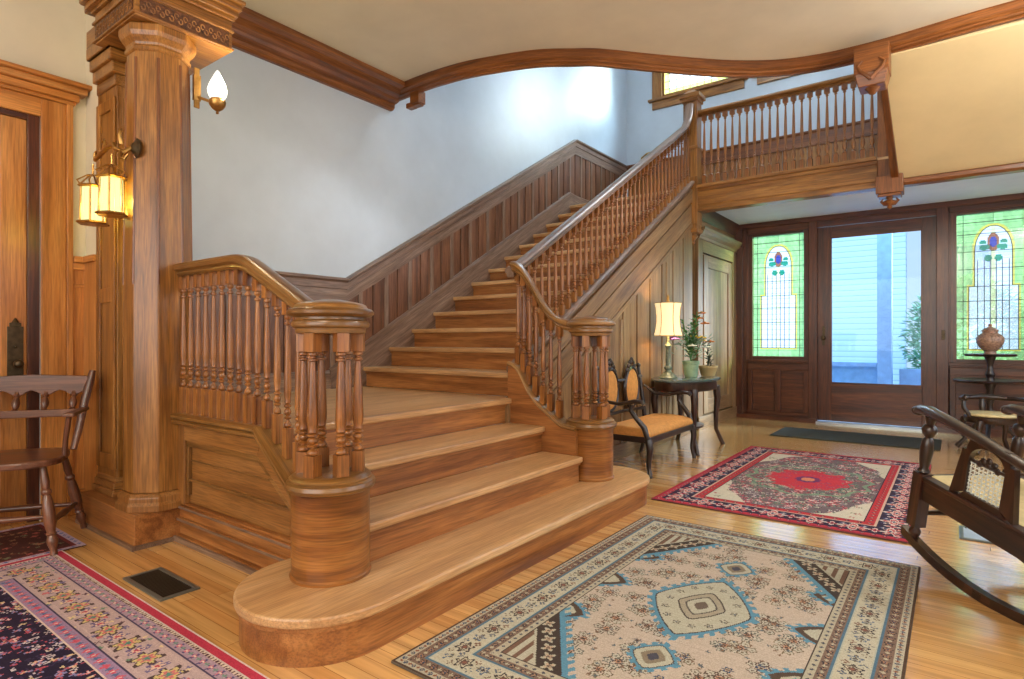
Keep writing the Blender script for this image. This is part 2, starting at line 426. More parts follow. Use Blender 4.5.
def cy_at(x):
    for a, b in zip(CS, CS[1:]):
        if a[0] <= x <= b[0]: return a[1] + (b[1] - a[1]) * (x - a[0]) / (b[0] - a[0])
    return CS[0][1]
m = MB(); vs = []; fs = []
pts = [(-4.2, 3.36)] + CS + [(2.34, 4.8)]
for i, (x, y) in enumerate(pts): vs += [(x, -2.7, ZC), (x, y, ZC), (x, -2.7, ZC + .25), (x, y, ZC + .25)]
for i in range(len(pts) - 1):
    a, b = 4 * i, 4 * i + 4
    fs += [(a, a + 1, b + 1, b), (a + 2, b + 2, b + 3, a + 3), (a + 1, a + 3, b + 3, b + 1), (a, b, b + 2, a + 2)]
m.add(vs, fs, vs); m2 = m
struct(m2.build('ceiling', M['ceil']), 'cream hall ceiling ending in a curved stairwell opening', 'ceiling')
struct(MB().box(-4.0, 2.4, 3.2, 8.1, 5.6, 5.7).build('ceiling_upper', M['wall']), 'ceiling high above the stairwell', 'ceiling')
# upper hall wall standing on the curved opening
up = [p for p in CS if p[0] < -0.33]
struct(MB().sweep([(x, y + .02, 3.3) for x, y in up], [(0, 0), (0, 2.3), (-.001, 2.3), (-.12, 2.3), (-.12, 0)][::-1]).build('wall_stairwell', M['wall']), 'curved wall round the stairwell on the floor above', 'wall')
struct(MB().box(-0.40, -0.30, 5.0, 6.5, 3.12, 5.6).build('wall_upper', M['wall']), 'upper wall beside the stairwell', 'wall')
# moulded curved beam
bp = [(.07, 0), (.045, 0), (.045, .010), (.036, .016), (.022, .018), (.022, .032), (.012, .036), (.004, .044), (0, .046), (0, .092), (-.006, .096), (-.006, .101), (.07, .101)]
struct(MB().sweep([(x, y, 3.01) for x, y in CS], bp).build('trim_1', M['beam']), 'curved oak beam edging the ceiling opening', 'trim')
# straight cornice on the left wall ending at the curve
cp = [(0, 0), (-.03, 0), (-.05, .03), (-.05, .075), (-.10, .095), (-.11, .13), (-.16, .15), (-.20, .20), (-.25, .22), (-.25, .285), (0, .285)]
struct(MB().sweep([(-3.85, 1.25, 2.945), (-3.85, 3.42, 2.945)], [(u, v * .58) for u, v in cp][::-1]).build('trim_2', M['beam']), 'stepped oak cornice along the top of the left wall', 'trim')
b = MB().box(-3.58, -3.48, 3.385, 3.465, 2.93, 3.03); b.box(-3.63, -3.56, 3.39, 3.45, 2.91, 2.95); b.box(-3.57, -3.49, 3.395, 3.455, 2.915, 2.93)
struct(b.build('trim_3', M['beam'], bevel=.003), 'small oak bracket block where cornice meets curved beam', 'trim')
# sloping cove over the entrance at right
m = MB(); X0, X1 = -0.41, 2.2
m.hexa([(X0, 4.93, 3.0), (X1, 4.93, 3.0), (X1, 6.32, 2.42), (X0, 6.32, 2.42), (X0, 4.93, 3.09), (X1, 4.93, 3.09), (X1, 6.32, 2.54), (X0, 6.32, 2.54)])
struct(m.build('ceiling_cove', M['cove']), 'warm yellow sloping cove over the entrance', 'ceiling')
struct(MB().box(-2.28, 2.34, YB + .03, YD, ZA, ZA + .03).build('ceiling_entrance', M['pale']), 'pale flat ceiling of the entrance bay', 'ceiling')
struct(MB().sweep([(2.2, 6.32, 2.37), (-0.36, 6.32, 2.37)], [(0, 0), (.03, 0), (.05, .02), (.05, .05), (.03, .065), (.03, .085), (-.06, .085), (-.06, 0)][::-1]).build('trim_4', M['beam']), 'oak moulding along the foot of the yellow cove', 'trim')
# slim raking board closing the cove edge
m = MB()
m.hexa([(-.44, 4.90, 2.985), (-.40, 4.90, 2.985), (-.39, 6.30, 2.38), (-.45, 6.30, 2.38), (-.44, 4.90, 3.10), (-.40, 4.90, 3.10), (-.39, 6.30, 2.60), (-.45, 6.30, 2.60)])
struct(m.build('trim_5', M['beam'], bevel=.004), 'raking oak board at the edge of the cove', 'trim')

# ------------------------------------------------------------------ entrance wall (dark oak)
m = MB(); T0, T1 = YD - .06, YD + .06
for x0, x1 in ((-2.28, -2.12), (-1.42, -1.33), (-0.145, -0.035), (0.68, 0.86)): m.box(x0, x1, T0, T1, 0, ZA)
m.box(-2.14, -1.40, T0, T1, 2.34, ZA); m.box(-1.33, -.145, T0, T1, 2.35, ZA); m.box(-.06, .70, T0, T1, 2.36, ZA); m.box(.86, 2.2, T0, T1, 0, ZA)
m.box(-2.28, 2.2, T0 - .03, T0, 2.42, ZA)          # crown strip
m.box(-1.41, -1.32, T0 - .03, T0 + .01, 0, 2.42); m.box(-.155, -.05, T0 - .03, T0 + .01, 0, 2.42)
m.box(-2.28, -2.18, T0 - .03, T0, 0, 2.42)
for a, b in ((-2.14, -1.40), (-.06, .70)):
    m.box(a, b, T0, T1, .70, .75); m.box(a, b, T0 + .03, T1, .0, .70); m.box(a, b, T0, T0 + .03, 0, .10); m.box(a, b, T0, T0 + .03, .62, .70)
    c = (a + b) / 2
    for q in (a, c - .035, b - .07): m.box(q, q + .07, T0, T0 + .03, .10, .62)
    m.box(a - .0, b, T0 - .02, T0, .72, .75)
struct(m.build('wall_entrance', M['entry'], bevel=.004), 'dark oak panelled wall holding the front door', 'wall')
struct(MB().box(-2.28, -1.33, T0 - .05, T0 - .03, 0, .05).box(-.145, 2.2, T0 - .05, T0 - .03, 0, .05).build('baseboard_far', M['entry']), 'dark oak skirting at the entrance wall', 'baseboard')

def colour_grid(name, nx, ny, origin, ux, uy, cols, mat, parent=None, thick=0.0):
    """grid of quads, colour per face corner via point-per-face layout. cols: (ny,nx,3) linear"""
    o = Vector(origin); ux = Vector(ux); uy = Vector(uy)
    J, I = np.mgrid[0:ny + 1, 0:nx + 1]
    ou, uu, vv = np.array(o), np.array(ux), np.array(uy)
    V = ou + (I[..., None] / nx) * uu + (J[..., None] / ny) * vv
    V = V.reshape(-1, 3)
    idx = (np.arange(ny)[:, None] * (nx + 1) + np.arange(nx)[None, :])
    F = np.stack([idx, idx + 1, idx + nx + 2, idx + nx + 1], -1).reshape(-1, 4)
    nf = len(F)
    if thick:
        nrm = np.array(ux.cross(uy).normalized()) * -thick
        c = np.array([ou, ou + uu, ou + uu + vv, ou + vv]); nv = len(V)
        V = np.vstack([V, c, c + nrm])
        a = nv
        side = [[a + 0, a + 4, a + 5, a + 1], [a + 1, a + 5, a + 6, a + 2], [a + 2, a + 6, a + 7, a + 3], [a + 3, a + 7, a + 4, a + 0], [a + 4, a + 7, a + 6, a + 5]]
        F = np.vstack([F, np.array(side)])
    me = bpy.data.meshes.new(name)
    me.vertices.add(len(V)); me.vertices.foreach_set('co', V.astype(np.float32).ravel())
    me.loops.add(F.size); me.loops.foreach_set('vertex_index', F.astype(np.int32).ravel())
    me.polygons.add(len(F)); me.polygons.foreach_set('loop_start', np.arange(0, F.size, 4, dtype=np.int32)); me.polygons.foreach_set('loop_total', np.full(len(F), 4, dtype=np.int32))
    me.update(calc_edges=True)
    at = me.attributes.new('col', 'FLOAT_COLOR', 'CORNER')
    C = np.ones((len(F), 4), dtype=np.float32); C[:nf, :3] = cols.reshape(-1, 3)
    if thick: C[nf:, :3] = cols.reshape(-1, 3).mean(0) * .6
    at.data.foreach_set('color', np.repeat(C, 4, axis=0).ravel())
    me.materials.append(mat)
    ob = bpy.data.objects.new(name, me); COL.objects.link(ob)
    if parent: ob.parent = parent
    return ob
LC = lambda *c: np.array(lin(c)[:3])

def stained(x0, x1, z0, z1, y):
    nx, ny = 64, 156
    U, V = np.meshgrid((np.arange(nx) + .5) / nx, (np.arange(ny) + .5) / ny)
    rs = np.random.RandomState(3)
    C = np.zeros((ny, nx, 3)); C[:] = LC(158, 206, 132)
    cell = (U * 8).astype(int) + (V * 9).astype(int) * 17
    tone = (0.85 + .3 * rs.rand(400))[cell % 400]
    streak = 1 + .12 * np.sin(U * 60 + 3 * np.sin(V * 21)) * np.cos(V * 40)
    C *= (tone * streak)[..., None]
    cx = .5; W = abs(U - cx)
    low = (V > .07) & (V < .50) & (W < .33)
    mid = (V >= .50) & (V < .74) & (W < .25)
    arc = (V >= .74) & (((U - cx) / .25) ** 2 + ((V - .74) / .17) ** 2 < 1)
    ins = low | mid | arc
    def grow(mk, k):
        o = mk.copy()
        for dx in range(-k, k + 1):
            for dy in range(-k, k + 1): o |= np.roll(np.roll(mk, dx, 1), dy, 0)
        return o
    rim = grow(ins, 2) & ~ins
    C[rim] = LC(214, 196, 90)
    C[ins] = LC(222, 232, 244)
    C[ins & (W < .03)] = LC(220, 222, 170)
    C[ins & (V > .70) & (W > .07) & (V < .8)] = LC(205, 225, 235)
    fl = ((U - cx) / .05) ** 2 + ((V - .80) / .036) ** 2 < 1
    C[((U - cx) / .085) ** 2 + ((V - .80) / .062) ** 2 < 1] = LC(150, 96, 70)
    C[fl] = LC(60, 70, 150)
    for s in (-1, 1):
        for (du, dv, a, bb) in ((.12, .765, .075, .02), (.07, .69, .05, .024), (.14, .80, .05, .014)):
            C[((U - cx - s * du) / a) ** 2 + ((V - dv) / bb) ** 2 < 1] = LC(30, 140, 110)
    C = np.clip(C, 0, .98)
    return nx, ny, C
def bar(m, p, q, w=.004, d=.006):
    m.tube([p, q], w, 6)
def sidelight(name, x0, x1, z0, z1, label):
    root = sempty(name, label, 'window')
    y = YD
    fr = MB()
    fx0, fx1, fz0, fz1 = x0 - .06, x1 + .06, z0 - .04, z1 + .05
    fr.box(fx0, x0, y - .045, y + .03, fz0, fz1); fr.box(x1, fx1, y - .045, y + .03, fz0, fz1)
    fr.box(x0, x1, y - .045, y + .03, fz0, z0); fr.box(x0, x1, y - .045, y + .03, z1, fz1)
    fr.build('window_frame', M['entry'], root, .003)
    nx, ny, C = stained(x0, x1, z0, z1, y)
    colour_grid('stained_glass', nx, ny, (x0, y, z0), (x1 - x0, 0, 0), (0, 0, z1 - z0), C, M['stain'], root)['label'] = 'green and white leaded glass with a flower'
    m = MB(); W = x1 - x0; H = z1 - z0; yy = y - .004
    P = lambda u, v: (x0 + u * W, yy, z0 + v * H)
    for v in (.07, .14, .28, .40, .50, .62, .74, .86, .94): bar(m, P(0, v), P(1, v), .0038)
    for u in (.09, .91): bar(m, P(u, 0), P(u, 1), .0036)
    bar(m, P(.5, .93), P(.5, 1), .0025); bar(m, P(.5, .0), P(.5, .07), .0025)
    for s in (-1, 1):
        bar(m, P(.5 + s * .33, .07), P(.5 + s * .33, .5), .004); bar(m, P(.5 + s * .25, .5), P(.5 + s * .25, .74), .004); bar(m, P(.5 + s * .33, .5), P(.5 + s * .25, .5), .004)
        for q in (.04, .12, .21): bar(m, P(.5 + s * q, .07), P(.5 + s * q, .68), .004)
    m.tube([P(.5 + .25 * cos(PI * k / 16), .74 + .17 * sin(PI * k / 16)) for k in range(17)], .004, 6)
    m.build('lead_came', M['lead'], root)
    return root
sidelight('window_1', -2.07, -1.47, .79, 2.31, 'stained glass sidelight left of the front door')
sidelight('window_2', 0.02, 0.63, .79, 2.33, 'stained glass sidelight behind the urn stand')

# front door
root = sempty('door_1', 'dark oak front door with one large clear pane', 'door')
m = MB(); dx0, dx1 = -1.325, -.15; y0, y1 = YD - .03, YD + .02
m.box(dx0, -1.175, y0, y1, .03, 2.345); m.box(-.285, dx1, y0, y1, .03, 2.345); m.box(-1.175, -.285, y0, y1, .03, .485); m.box(-1.175, -.285, y0, y1, 2.21, 2.345)
m.build('door_leaf', M['entry'], root, .004)
m = MB(); 
m.box(-1.185, -1.165, y0 - .01, y0, .475, 2.22); m.box(-.295, -.275, y0 - .01, y0, .475, 2.22); m.box(-1.165, -.295, y0 - .01, y0, .475, .495); m.box(-1.165, -.295, y0 - .01, y0, 2.2, 2.22)
m.build('glazing_bead', M['entry'], root, .002)
MB().box(-1.175, -.285, YD - .006, YD, .485, 2.21).build('door_glass', M['glass'], root)
m = MB(); m.box(-1.27, -1.24, y0 - .008, y0, .93, 1.16); m.lathe([(.0001, 0), (.02, .004), (.026, .018), (.02, .032), (.008, .036), (.008, .05)], 0, 0, 0, 14)
m.xf(Matrix.Translation((-1.255, y0 - .055, 1.02)) @ Matrix.Rotation(-PI / 2, 4, 'X'), 8)
m.build('door_handle', M['bronze'], root)
for z in (.35, 1.25, 2.1): MB().lathe([(.009, 0), (.009, .1)], -.147, y0 - .006, z, 10).build('hinge', M['bronze'], root)
m = MB(); m.box(-.11, -.08, T0 - .045, T0 - .03, 1.0, 1.1); 
tag(m.build('light_switch', M['bronze'], bevel=.003), 'small dark switch plate right of the front door', 'light switch')
struct(MB().box(-1.36, -.12, YD - .10, YD + .06, 0.0, .022).build('trim_6', plain('pale_threshold', (170, 180, 190), .3, .4)), 'pale metal threshold below the front door', 'trim')

# upper landing windows
def upwin(name, x0, x1, label):
    root = sempty(name, label, 'window'); z0, z1 = 4.42, 5.25
    m = MB()
    m.box(x0 - .14, x0, YD - .03, YD + .02, z0 - .02, z1 + .14); m.box(x1, x1 + .14, YD - .03, YD + .02, z0 - .02, z1 + .14)
    m.box(x0, x1, YD - .03, YD + .02, z1, z1 + .14); m.box(x0 - .19, x1 + .19, YD - .07, YD + .02, z0 - .05, z0 - .02); m.box(x0 - .14, x1 + .14, YD - .03, YD + .01, z0 - .16, z0 - .05)
    m.box(x0, x0 + .03, YD, YD + .06, z0, z1); m.box(x1 - .03, x1, YD, YD + .06, z0, z1); m.box(x0, x1, YD, YD + .06, z0, z0 + .03)
    m.build('window_frame', M['oak'], root, .003)
    nx, ny = 40, 36
    U, V = np.meshgrid((np.arange(nx) + .5) / nx, (np.arange(ny) + .5) / ny)
    C = np.zeros((ny, nx, 3)); C[:] = LC(232, 240, 240)
    C[(U < .1) | (U > .9) | (V < .12)] = LC(200, 215, 120)
    colour_grid('leaded_glass', nx, ny, (x0, YD + .03, z0), (x1 - x0, 0, 0), (0, 0, z1 - z0), C, M['stain'], root)
    m = MB()
    for k in range(1, 10): m.tube([(x0 + (x1 - x0) * k / 10, YD + .026, z0), (x0 + (x1 - x0) * k / 10, YD + .026, z1)], .004, 6)
    for k in range(1, 8): m.tube([(x0, YD + .026, z0 + (z1 - z0) * (k / 8)), (x1, YD + .026, z0 + (z1 - z0) * (k / 8))], .004, 6)
    m.build('lead_came', M['lead'], root)
upwin('window_3', -3.30, -2.32, 'leaded window high above the landing beside the newel')
upwin('window_4', -1.88, -0.90, 'leaded window high above the landing mostly behind the beam')

# ------------------------------------------------------------------ wainscot
root = sempty('trim_7', 'dark vertical board wainscot climbing the left wall', 'trim')
XW = -3.85
rail_prof = [(0, 0), (0, .19), (-.02, .19), (-.055, .182), (-.055, .165), (-.035, .15), (-.035, .10), (-.028, .095), (-.028, 0)]
path = [(XW, 1.45, 1.295), (XW, 2.945, 1.295), (XW, 6.45, 3.335), (XW, 7.9, 3.335)]
MB().sweep(path, rail_prof[::-1]).build('top_rail', M['wainsrail'], root)
m = MB()
def topz(y): return 1.31 if y < 2.945 else min(1.31 + (y - 2.945) * .582, 3.35)
def botz(y): return .62 if y < 3.0 else min(nose(y) - .05, ZL)
y = 1.46; k = 0
while y < 7.9:
    wdt = .135; y2 = min(y + wdt, 7.9); off = .018 if k % 2 else .012
    m.hexa([(XW, y + .003, botz(y)), (XW + off, y + .003, botz(y)), (XW + off, y2 - .003, botz(y2)), (XW, y2 - .003, botz(y2)),
            (XW, y + .003, topz(y)), (XW + off, y + .003, topz(y)), (XW + off, y2 - .003, topz(y2)), (XW, y2 - .003, topz(y2))], 2)
    y = y2; k += 1
m.build('boards', M['wains'], root, .002)
m = MB(); y = 1.46 + .27
while y < 7.8:
    m.hexa([(XW, y - .02, botz(y)), (XW + .028, y - .02, botz(y)), (XW + .028, y + .02, botz(y)), (XW, y + .02, botz(y)), (XW, y - .02, topz(y)), (XW + .028, y - .02, topz(y)), (XW + .028, y + .02, topz(y)), (XW, y + .02, topz(y))], 2)
    y += .27
m.build('muntins', M['wainsrail'], root, .003)
m = MB()
sk = [(0, -.24), (0, .16), (-.03, .16), (-.05, .145), (-.05, -.24)]
m.sweep([(XW, 2.78, nose(2.78) + .02), (XW, 6.30, nose(6.30)), (XW, 6.5, ZL), (XW, 7.9, ZL)], sk[::-1])
m.sweep([(XW, 1.45, .624), (XW, 3.0, .624)], [(0, 0), (0, .14), (-.035, .14), (-.045, .12), (-.045, 0)][::-1])
m.build('skirt_board', M['wainsrail'], root)
root = sempty('trim_8', 'brown board wainscot on the wall behind the balcony', 'trim')
m = MB(); x = -3.82; k = 0
while x < -.42:
    off = .018 if k % 2 else .012; x2 = min(x + .14, -.41); m.box(x + .003, x2 - .003, YD - off, YD, ZL, 3.37, 2); x = x2; k += 1
m.build('boards', M['oak'], root, .002)
MB().sweep([(-3.84, YD, 3.35), (-.41, YD, 3.35)], [(0, 0), (0, .19), (-.02, .19), (-.055, .182), (-.055, .165), (-.035, .15), (-.035, 0)][::-1]).build('top_rail', M['beam'], root)

# ------------------------------------------------------------------ staircase
stair = thing('staircase', 'broad honey oak staircase with rounded bottom step and platform', 'staircase')
NX = {1: -1.475, 2: -1.745, 3: -2.01, 4: -2.27}
YS0, YS1 = 1.42, 3.03
def stadium(R, n=14):
    cx, ya, yb = -1.768, 1.27, 3.30
    P = [(cx + R * cos(a), ya + R * sin(a)) for a in [-PI + PI * k / (2 * n) * 2 for k in range(n + 1)]]
    P = [(cx - R * 1.0, ya)] + [(cx + R * cos(-PI + PI * k / n), ya + R * sin(-PI + PI * k / n)) for k in range(1, n + 1)]
    P += [(cx + R * cos(PI * k / n), yb + R * sin(PI * k / n)) for k in range(0, n + 1)]
    return P
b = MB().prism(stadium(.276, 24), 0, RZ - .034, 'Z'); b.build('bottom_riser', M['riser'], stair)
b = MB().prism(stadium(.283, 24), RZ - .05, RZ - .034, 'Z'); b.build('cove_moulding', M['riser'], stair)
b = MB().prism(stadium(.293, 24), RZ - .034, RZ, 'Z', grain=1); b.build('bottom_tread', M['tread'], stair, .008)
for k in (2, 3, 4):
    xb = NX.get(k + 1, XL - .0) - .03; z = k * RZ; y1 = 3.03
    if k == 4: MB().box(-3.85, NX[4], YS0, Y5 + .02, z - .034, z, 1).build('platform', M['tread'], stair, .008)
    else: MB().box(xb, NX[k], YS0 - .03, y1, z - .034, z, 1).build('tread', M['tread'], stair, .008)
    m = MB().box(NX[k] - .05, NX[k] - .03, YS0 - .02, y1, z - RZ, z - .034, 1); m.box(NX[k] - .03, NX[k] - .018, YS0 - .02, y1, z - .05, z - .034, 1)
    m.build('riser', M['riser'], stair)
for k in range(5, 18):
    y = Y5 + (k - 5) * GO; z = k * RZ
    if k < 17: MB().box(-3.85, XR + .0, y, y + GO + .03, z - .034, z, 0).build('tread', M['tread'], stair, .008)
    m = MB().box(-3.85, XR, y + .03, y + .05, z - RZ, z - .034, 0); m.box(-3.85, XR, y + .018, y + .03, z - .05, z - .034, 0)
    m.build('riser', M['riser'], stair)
m = MB().box(-3.85, -.41, Y5 + 12 * GO, YD, ZL - .034, ZL, 0)
m.build('landing_floor', M['tread'], stair, .008)
# spandrel wall below the flight
root = sempty('wall_spandrel', 'panelled oak wall under the main flight beside the settee', 'wall')
m = MB()
m.prism([(3.0, 0), (YB, 0), (YB, nose(YB) - .08), (3.6, nose(3.6) - .08), (3.0, .60)], XR - .04, XR, 'X', 2)
m.build('backing', M['spandrel'], root)
m = MB(); y = 3.20; k = 0
while y < YB - .05:
    y2 = min(y + .28, YB); z1, z2 = nose(y) - .42, nose(y2) - .42; off = .016
    z1 = max(z1, .14); z2 = max(z2, .16)
    m.hexa([(XR, y + .022, .12), (XR + off, y + .022, .12), (XR + off, y2 - .006, .12), (XR, y2 - .006, .12), (XR, y + .022, z1), (XR + off, y + .022, z1), (XR + off, y2 - .006, z2), (XR, y2 - .006, z2)], 2)
    y = y2; k += 1
m.build('boards', M['spandrel'], root, .004)
m = MB()
for a, b_, o in ((-.02, -.16, .03), (-.18, -.38, .022)):
    m.hexa([(XR, 3.05, nose(3.05) + b_), (XR + o, 3.05, nose(3.05) + b_), (XR + o, YB, nose(YB) + b_), (XR, YB, nose(YB) + b_), (XR, 3.05, nose(3.05) + a), (XR + o, 3.05, nose(3.05) + a), (XR + o, YB, nose(YB) + a), (XR, YB, nose(YB) + a)], 1)
m.hexa([(XR, 3.05, nose(3.05) - .43), (XR + .028, 3.05, nose(3.05) - .43), (XR + .028, YB, nose(YB) - .43), (XR, YB, nose(YB) - .43), (XR, 3.05, nose(3.05) - .385), (XR + .028, 3.05, nose(3.05) - .385), (XR + .028, YB, nose(YB) - .385), (XR, YB, nose(YB) - .385)], 1)
m.build('raking_string', M['spandrel'], root, .003)
m = MB().box(XR, XR + .03, 3.2, YB + .02, 0, .12, 1); m.build('skirting', M['spandrel'], root, .004)
m = MB().box(XR, XR + .025, 4.55, 4.60, .12, nose(4.5) - .44, 2); m.box(XR, XR + .025, 5.55, 5.60, .12, nose(5.5) - .44, 2); m.build('stile', M['spandrel'], root, .006)
# closet between spandrel and entrance wall
root = thing('closet', 'pale lit panelled closet with cornice beside the entrance wall', 'closet')
m = MB(); m.box(XR - .3, XR - .02, 6.45, YD - .07, 0, 2.2, 2); m.build('body', M['spandrel'], root)
m = MB()
for a, b_ in ((6.45, 6.60), (7.72, YD - .07)): m.box(XR - .02, XR + .02, a, b_, 0, 2.12, 2)
m.box(XR - .02, XR + .02, 6.60, 7.72, 1.98, 2.12, 1); m.box(XR - .02, XR + .03, 6.45, YD - .07, 0, .14, 1)
m.build('frame', M['spandrel'], root, .004)
m = MB(); m.box(XR - .02, XR + .006, 6.62, 7.70, .15, 1.97, 2)
for a, b_ in ((6.64, 6.78), (7.54, 7.68)): m.box(XR, XR + .02, a, b_, .16, 1.96, 2)
m.box(XR, XR + .02, 6.78, 7.54, 1.82, 1.96, 1); m.box(XR, XR + .02, 6.78, 7.54, .16, .32, 1)
m.build('door', M['spandrel'], root, .004)
MB().sweep([(XR, 6.45, 2.12), (XR, YD - .07, 2.12)], [(0, 0), (-.03, 0), (-.04, .03), (-.07, .06), (-.09, .09), (-.10, .12), (.25, .12), (.25, 0)][::-1]).build('cornice', M['spandrel'], root)
# oak cornice strip where spandrel meets the entrance ceiling
struct(MB().sweep([(XR - .02, YB + .05, ZA - .14), (XR - .02, YD - .07, ZA - .14)], [(0, 0), (-.03, 0), (-.06, .08), (-.08, .14), (.1, .14), (.1, 0)][::-1]).build('trim_9', M['entry']), 'dark oak ceiling moulding above the closet', 'trim')
struct(MB().box(XR - .1, XR, YB, YD, 2.2, ZA).build('wall_closet', M['spandrel']), 'oak boards above the closet', 'wall')

# ------------------------------------------------------------------ balusters
def bal_mesh(h, r=.017, blk=.020, top=.11, bot=.19, name='baluster', mat=None):
    """turned spindle, foot at z=0, height h"""
    m = MB(); b = bot * h if bot < 1 else bot; t = top * h
    m.box(-blk, blk, -blk, blk, 0, b, 2); m.box(-blk, blk, -blk, blk, h - t, h, 2)
    L = h - b - t
    P = [(0.6, 0), (.95, .008), (1.05, .025), (.85, .045), (.42, .062), (.42, .072), (.9, .082), (.95, .095), (.5, .108), (.85, .122), (1.0, .14), (.85, .16), (.45, .175), (.95, .186), (.95, .2), (.45, .212), (.85, .222), (.85, .236),
         (.8, .245), (.98, .30), (1.0, .36), (.92, .50), (.78, .68), (.62, .84), (.5, .905), (.9, .915), (.9, .93), (.48, .94), (.48, .955), (.9, .966), (.95, .985), (.75, 1.0)]
    m.lathe([(r * a, b + L * q) for a, q in P], seg=10)
    return m.mesh(name, mat or M['newel'])
def put(me, parent, x, y, z, rz=0):
    o = bpy.data.objects.new('baluster', me); COL.objects.link(o); o.parent = parent; o.location = (x, y, z); o.rotation_euler = (0, 0, rz)
    try:
        if not me.get('_s'): me.set_sharp_from_angle(angle=0.8); me['_s'] = 1
    except Exception: pass
    return o
hr_prof = [(-.022, 0), (-.03, .012), (-.026, .022), (-.042, .032), (-.046, .048), (-.036, .062), (-.016, .068), (.016, .068), (.036, .062), (.046, .048), (.042, .032), (.026, .022), (.03, .012), (.022, 0)]

# round newel posts
def newel(cx, cy, label, flat=1.0):
    z0 = RZ
    root = thing('newel_post', label, 'newel post', (cx, cy, z0), 0, 'round newel posts on the bottom step')
    m = MB(); R = .137
    m.lathe([(R + .004, 0), (R + .006, .01), (R, .016), (R, .305), (R + .004, .31)], seg=48, grain='a', rot=2.3)
    m.build('drum', M['newel'], root)
    m = MB(); m.lathe([(R, .305), (R + .016, .312), (R + .022, .325), (R + .018, .338), (R + .006, .344), (R + .008, .352), (R - .004, .362), (R - .03, .368), (.001, .369)], seg=48, grain='a', rot=2.3)
    m.build('drum_cap', M['cap'], root)
    me = bal_mesh(.50, .0195, .0215, .13, .15, mat=M['newel'])
    for k in range(6):
        a = PI / 6 + k * PI / 3 + .25
        put(me, root, .096 * cos(a), .096 * sin(a), .366, a)
    m = MB(); h = .864
    m.lathe([(r * .94, z * .98) for r, z in [(.118, 0), (.130, .004), (.132, .02), (.144, .026), (.146, .036), (.142, .046), (.130, .052), (.130, .060), (.152, .064), (.161, .072), (.162, .082), (.155, .090), (.138, .095), (.132, .106), (.124, .110), (.100, .116), (.04, .126), (.001, .128)]], 0, 0, h, seg=48, grain='a', rot=2.3)
    m.build('turned_head', M['cap'], root)
    return root
newel(-1.812, 1.325, 'round cluster newel on the near end of the bottom step')
newel(-1.79, 3.20, 'round cluster newel on the far end of the bottom step')

# left lower balustrade (column to near newel)
root = thing('balustrade', 'short balustrade between octagonal column and near newel', 'balustrade', group=None)
YW = 1.40
def capz(x): return .60 if x < -2.35 else .60 - (x + 2.35) * .72
pw = [(-3.12, 0), (-1.92, 0), (-1.92, capz(-1.92)), (-2.35, .60), (-3.12, .60)]
m = MB().prism(pw, YW + .0, YW + .05, 'Y', 0); m.build('panel_wall', M['panel'], root)['label'] = 'recessed oak side panel'
m = MB(); yf = YW + .0
# frame applied round the recessed panel
m.box(-3.12, -3.05, yf - .03, yf, .18, .60, 2); m.prism([(-3.05, .60), (-3.05, .50), (-2.385, .50), (-2.34, .60)], yf - .03, yf, 'Y', 0)
m.prism([(-2.34, .60), (-2.385, .50), (-1.94, .19), (-1.94, capz(-1.94))], yf - .03, yf, 'Y', 0)
m.build('panel_frame', M['panel'], root, .004)
m = MB()
m.prism([(-3.05, .50), (-3.05, .47), (-2.40, .47), (-2.385, .50)], yf - .018, yf, 'Y', 0); m.prism([(-2.385, .50), (-2.40, .47), (-1.94, .15), (-1.94, .19)], yf - .018, yf, 'Y', 0)
m.box(-3.05, -3.03, yf - .018, yf, .23, .48, 2)
m.box(-3.02, -1.94, yf - .012, yf, .40, .405, 0)
m.box(-3.05, -1.94, yf - .016, yf, .30, .312, 0)
m.build('panel_moulding', M['cap'], root, .002)
m = MB()
for z0_, z1_, o in ((.0, .03, .042), (.03, .095, .022), (.095, .113, .036), (.113, .16, .024), (.16, .178, .040), (.178, .19, .028)): m.box(-3.12, -1.92, yf - o, yf, z0_, z1_, 0)
m.build('base_moulding', M['riser'], root, .003)
m = MB(); m.box(-3.11, -1.94, yf - .056, yf - .042, 0, .025, 0)
m.box(-3.11, -1.94, yf - .040, yf - .036, .098, .110, 0); m.box(-3.11, -1.94, yf - .044, yf - .040, .164, .175, 0)
m.build('shoe_moulding', M['wainsrail'], root, .002)
cpf = [(-.05, -.02), (-.065, -.012), (-.065, 0), (-.055, .006), (-.07, .014), (-.07, .026), (-.05, .034), (.05, .034), (.07, .026), (.07, .014), (.055, 0), (.05, -.02)]
MB().sweep([(-3.13, YW, .60), (-2.35, YW, .60), (-1.90, YW - .02, capz(-1.90))], cpf).build('cap_rail', M['cap'], root)
def railz(x): return 1.31 if x < -2.46 else 1.31 - (x + 2.46) * .50
P = [(-3.13, YW - .01, 1.315), (-2.60, YW - .01, 1.315), (-2.54, YW - .01, 1.311), (-2.48, YW - .01, 1.297), (-2.42, YW - .01, 1.270), (-1.93, YW - .02, 1.035), (-1.86, YW - .03, 1.015)]
MB().sweep(P, hr_prof, smooth=True).build('handrail', M['cap'], root)
def pz(P, x, i=0):
    for a, b_ in zip(P, P[1:]):
        if min(a[i], b_[i]) <= x <= max(a[i], b_[i]): return a[2] + (b_[2] - a[2]) * (x - a[i]) / (b_[i] - a[i])
    return P[-1][2]
cache = {}
def bal(h, **k):
    h = round(h, 2); key = (h, tuple(sorted(k.items())))
    if key not in cache: cache[key] = bal_mesh(h, **k)
    return cache[key]
n = 16
for i in range(n):
    x = -3.10 + i * (1.14 / (n - 1)); zc = capz(x) + .03; h = pz(P, x) - zc + .012
    if x > -1.95: continue
    put(bal(h, r=.0150, blk=.0165), root, x, YW - .01, zc)

